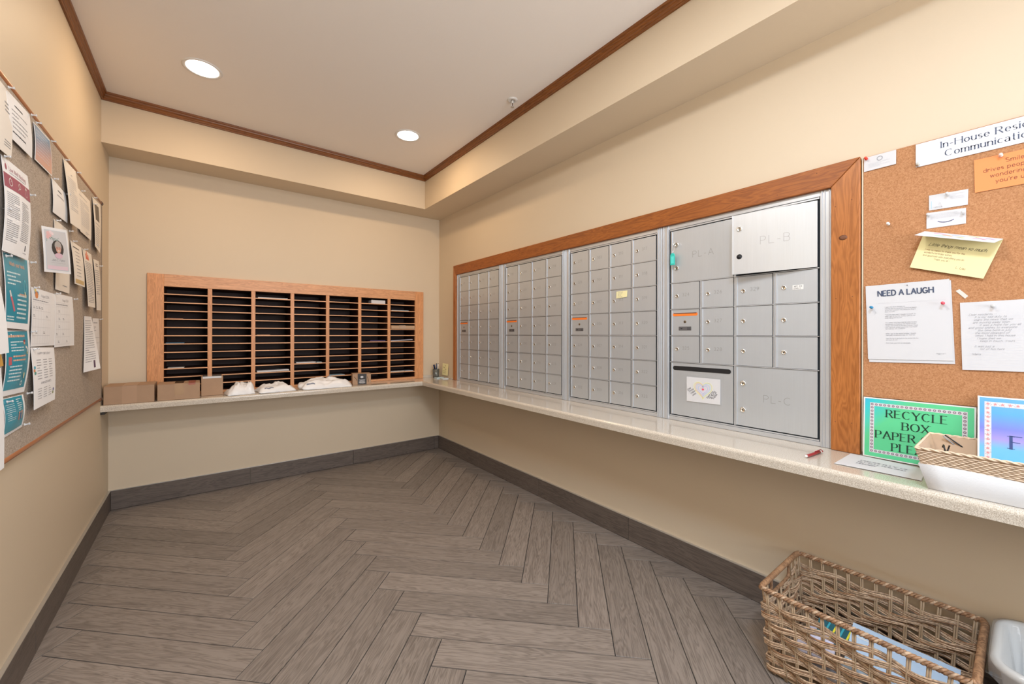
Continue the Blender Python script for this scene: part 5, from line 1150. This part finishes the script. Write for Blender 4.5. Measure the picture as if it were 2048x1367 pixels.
for k in range(NS):
    s_ = (k+.5)/NS
    q = MB(); top_ = BZ-.064 if in_handle(s_, BZ-.04) else BZ-.004
    for d in (-.0028, .0028):
        pts = []
        for z in [top_*j/6+.004 for j in range(7)]:
            p, n_ = bpt(s_+d/per, min(1, z/BZ)); pts.append((p.x, p.y, min(z, top_)))
        q.tube(pts, .0029, 5)
    build(q, 'stake', m_stake, bk)
rows = 11; rh = (BZ-.046)/rows
sub = 4
for r in range(rows):
    for w_ in range(4):
        q = MB(); z = .014+rh*(r+.08+.225*w_); pts = []; N = NS*sub; path = []; runs = []
        for i in range(N):
            s_ = i/N; t = s_*NS
            ph = math.pi*(t/2+r*.5)            # over two, under two, shifted each row
            off = .0074*math.sin(ph+math.pi/4)
            zz = z+.0060*math.sin(ph-.9)+.0012*math.sin(i*.37+r+w_*2)
            if in_handle(s_, zz):
                if len(path) > 1: runs.append(path)
                path = []; continue
            p, n_ = bpt(s_, zz/BZ); path.append((p.x+n_.x*off, p.y+n_.y*off, zz))
        if not runs: q.tube(path, (.0028, .0032, .0027, .0030)[w_], 5, closed=True)
        else:
            if len(path) > 1: runs[0] = path+runs[0]
            for rn in runs: q.tube(rn, (.0028, .0032, .0027, .0030)[w_], 5)
        build(q, 'weaver', m_cane if (r*4+w_) % 5 else m_cane2, bk)
# rim: braided on the long sides, wrapped on the ends
def rimrun(s0, s1, kind):
    q = MB(); n = int((s1-s0)*per/.0035)
    if kind == 'braid':
        for ph in (0, 2.1, 4.2):
            P = []
            for i in range(n+1):
                s_ = s0+(s1-s0)*i/n; p, n_ = bpt(s_, 1); a = i*.73+ph; P.append((p.x+n_.x*.0054*math.cos(a), p.y+n_.y*.0054*math.cos(a), BZ+.0054*math.sin(a)))
            q.tube(P, .0042, 6, mi=1 if ph > 3 else 0)
    else:
        P, R_ = [], []
        for i in range(n+1):
            p, n_ = bpt(s0+(s1-s0)*i/n, 1); P.append((p.x, p.y, BZ)); R_.append(.0098 if i % 2 else .0084)
        q.tube(P, R_, 10)
    return build(q, 'rim_braid' if kind == 'braid' else 'wrapped_handle', [m_cane2, m_cane], bk)
rimrun(0, lfy, 'braid'); rimrun(lfy+lfx, lfy*2+lfx, 'braid'); rimrun(*endL, 'wrap'); rimrun(*endR, 'wrap')
for a, b in (endL, endR):
    q = MB(); P, R_ = [], []
    for i in range(40):
        s_ = a+(b-a)*(.26+.48*i/39); zz = BZ-.064
        p, n_ = bpt(s_, 1); P.append((p.x, p.y, zz+.012*(abs(i-19.5)/19.5)**6)); R_.append(.0062 if i % 2 else .0052)
    q.tube(P, R_, 8)
    for f in (.27, .73):
        p, n_ = bpt(a+(b-a)*f, 1); q.tube([(p.x, p.y, BZ-.066+.0035*i) for i in range(19)], [.0055 if i % 2 else .0045 for i in range(19)], 8)
    build(q, 'handle_hole_wrap', m_cane2, bk)
q = MB(); x0, x1, y0, y1 = brect(0); q.box((x0+.006, y0-.006, .004), (x1-.006, y1+.006, .010)); build(q, 'bottom', m_stake, bk)
# waste paper in it
def sheet_flat(c, w, h, label, mats=None, fn=None, name='paper', cat='paper', bulge=.006):
    s = Sheet(c, (0, 0, 1), w, h, mats=mats, bulge=bulge, nu=5, nv=6)
    if fn: fn(s)
    return s.done(name, label, cat)
m_bl = plain('leaflet_blue', (.50, .66, .86), .4); m_dk = plain('leaflet_dark', (.02, .12, .16), .4); m_ye = plain('leaflet_yellow', (.85, .80, .05), .5); m_rd = plain('leaflet_red', (.75, .03, .20), .5)
sheet_flat([(-.35, -3.31, .060), (-.10, -3.31, .060), (-.10, -3.66, .062), (-.35, -3.66, .062)], .28, .37, 'white newspaper at the bottom of the wicker basket', fn=lambda s: s.body(.03, .33, .2, .25, 14, m_lgrey, 4))
def f_flyer(s):
    s.rect(.0, .0, .28, .24, m_bl); s.rect(.0, .17, .28, .175, m_white, .0008)
    text(s.put(m_rd, .001), 'SALE', .055, .135, .024, .0045); s.body(.03, .10, .20, .05, 4, m_white, 6)
sheet_flat([(-.14, -3.44, .172), (-.12, -3.695, .160), (-.360, -3.700, .125), (-.365, -3.46, .145)], .28, .24, 'pale blue flyer with red letters in the wicker basket', bulge=0, fn=f_flyer, name='flyer', cat='flyer')
def f_dark(s):
    s.rect(0, 0, .2, .14, m_dk)
    for k in range(7): s.line([(.02+.026*k, .01), (.045+.026*k, .13)], .007, (m_ye if k % 2 else plain('leaflet_teal', (.05, .40, .50), .5)), .0012)
sheet_flat([(-.16, -3.345, .150), (-.13, -3.500, .165), (-.25, -3.520, .150), (-.28, -3.365, .135)], .2, .14, 'dark leaflet with yellow and teal stripes in the wicker basket', bulge=0, fn=f_dark, name='leaflet', cat='leaflet')
sheet_flat([(-.20, -3.320, .120), (-.18, -3.410, .135), (-.34, -3.430, .120), (-.34, -3.320, .100)], .2, .14, 'crumpled lilac paper at the left end of the wicker basket', mats=[plain('lilac_paper', (.66, .66, .84), .6)], bulge=.02)
sheet_flat([(-.24, -3.48, .105), (-.22, -3.68, .112), (-.35, -3.68, .100), (-.355, -3.48, .095)], .2, .14, 'white flyer with an orange print under the blue one in the basket', fn=lambda s: (s.rect(.02, .06, .09, .10, plain('flyer_orange', (.80, .40, .20), .5)), s.rect(.1, .02, .18, .05, plain('flyer_navy', (.05, .12, .30), .5))))

# ------------------------------------------------------------------ waste bin with a plastic liner
m_bin = plain('bin_plastic', (.60, .60, .585), .4)
wb = empty('waste_bin', (-.17, -3.92, 0), 'grey plastic waste bin with a clear liner beside the wicker basket', 'bin')
def rr2(x0, x1, y0, y1, r, n=6):
    P = []
    for cx_, cy_, a0 in ((x1-r, y1-r, 0), (x0+r, y1-r, 90), (x0+r, y0+r, 180), (x1-r, y0+r, 270)):
        for k in range(n+1): t = math.radians(a0+90*k/n); P.append((cx_+r*math.cos(t), cy_+r*math.sin(t)))
    return P
def loft(q, rings, mi=0, close=True):
    n = len(rings[0][0]); vs = [(x, y, z) for ring, z in rings for x, y in ring]
    q.add(vs, [(k*n+i, k*n+(i+1) % n, (k+1)*n+(i+1) % n, (k+1)*n+i) for k in range(len(rings)-1) for i in range(n)], mi, True)
    return n
def bring(off, r=.06): return rr2(-.345-off, -.036+off, -4.10-off, -3.769+off, max(.01, r+off))
q = MB(); loft(q, [(bring(-.045), .003), (bring(-.006), .315), (bring(.006), .318), (bring(.010), .326), (bring(.006), .336), (bring(-.004), .338), (bring(-.010), .330), (bring(-.050), .008)]); n = len(bring(0))
q.f.append(tuple(range(n))[::-1]); q.m.append(0); q.sm.append(False); q.f.append(tuple(7*n+i for i in range(n))); q.m.append(0); q.sm.append(False)
build(q, 'bin_body', m_bin, wb)
m_film = plain('film', (.93, .94, .96), .10, spec=.8, trans=.65, alpha=.45, bump=.8, bscale=28, scale=10)
q = MB(); rr = random.Random(6)
def wav(ring, a, s0): return [(x+a*noise.noise(Vector((i*.7, s0, 1))), y+a*noise.noise(Vector((i*.7, s0, 9)))) for i, (x, y) in enumerate(ring)]
loft(q, [(wav(bring(.0125), .006, 1), .288), (wav(bring(.0135), .004, 2), .318), (bring(.0125), .336), (bring(-.004), .3405), (wav(bring(-.014), .006, 3), .328), (wav(bring(-.030), .016, 4), .20), (wav(bring(-.060), .02, 5), .06)])
build(q, 'liner', m_film, wb)

# repeats of a kind carry one group phrase each
GR = {'push_pin': 'push pins in the cork boards', 'mailbox_cabinet': 'banks of aluminium mailboxes', 'poly_mailer': 'white mailers on the back worktop', 'cardboard_box': 'cardboard boxes on the back worktop',
      'downlight': 'ceiling lights', 'pen': 'pens in the glass', 'calendar': 'calendar pages on the notice board', 'business_card': 'small cards on the cork board', 'envelope': 'letters in the pigeonholes',
      'pencil': 'pencils in the woven tray', 'sticky_note': 'yellow sticky notes'}
for o in bpy.data.objects:
    k = o.name.split('.')[0]
    if o.parent is None and 'category' in o.keys() and k in GR and len([p for p in bpy.data.objects if p.parent is None and p.name.split('.')[0] == k]) > 1:
        if k == 'pen' and 'glass' not in o['label'] or k == 'envelope' and 'slot' not in o['label']: continue
        o['group'] = GR[k]
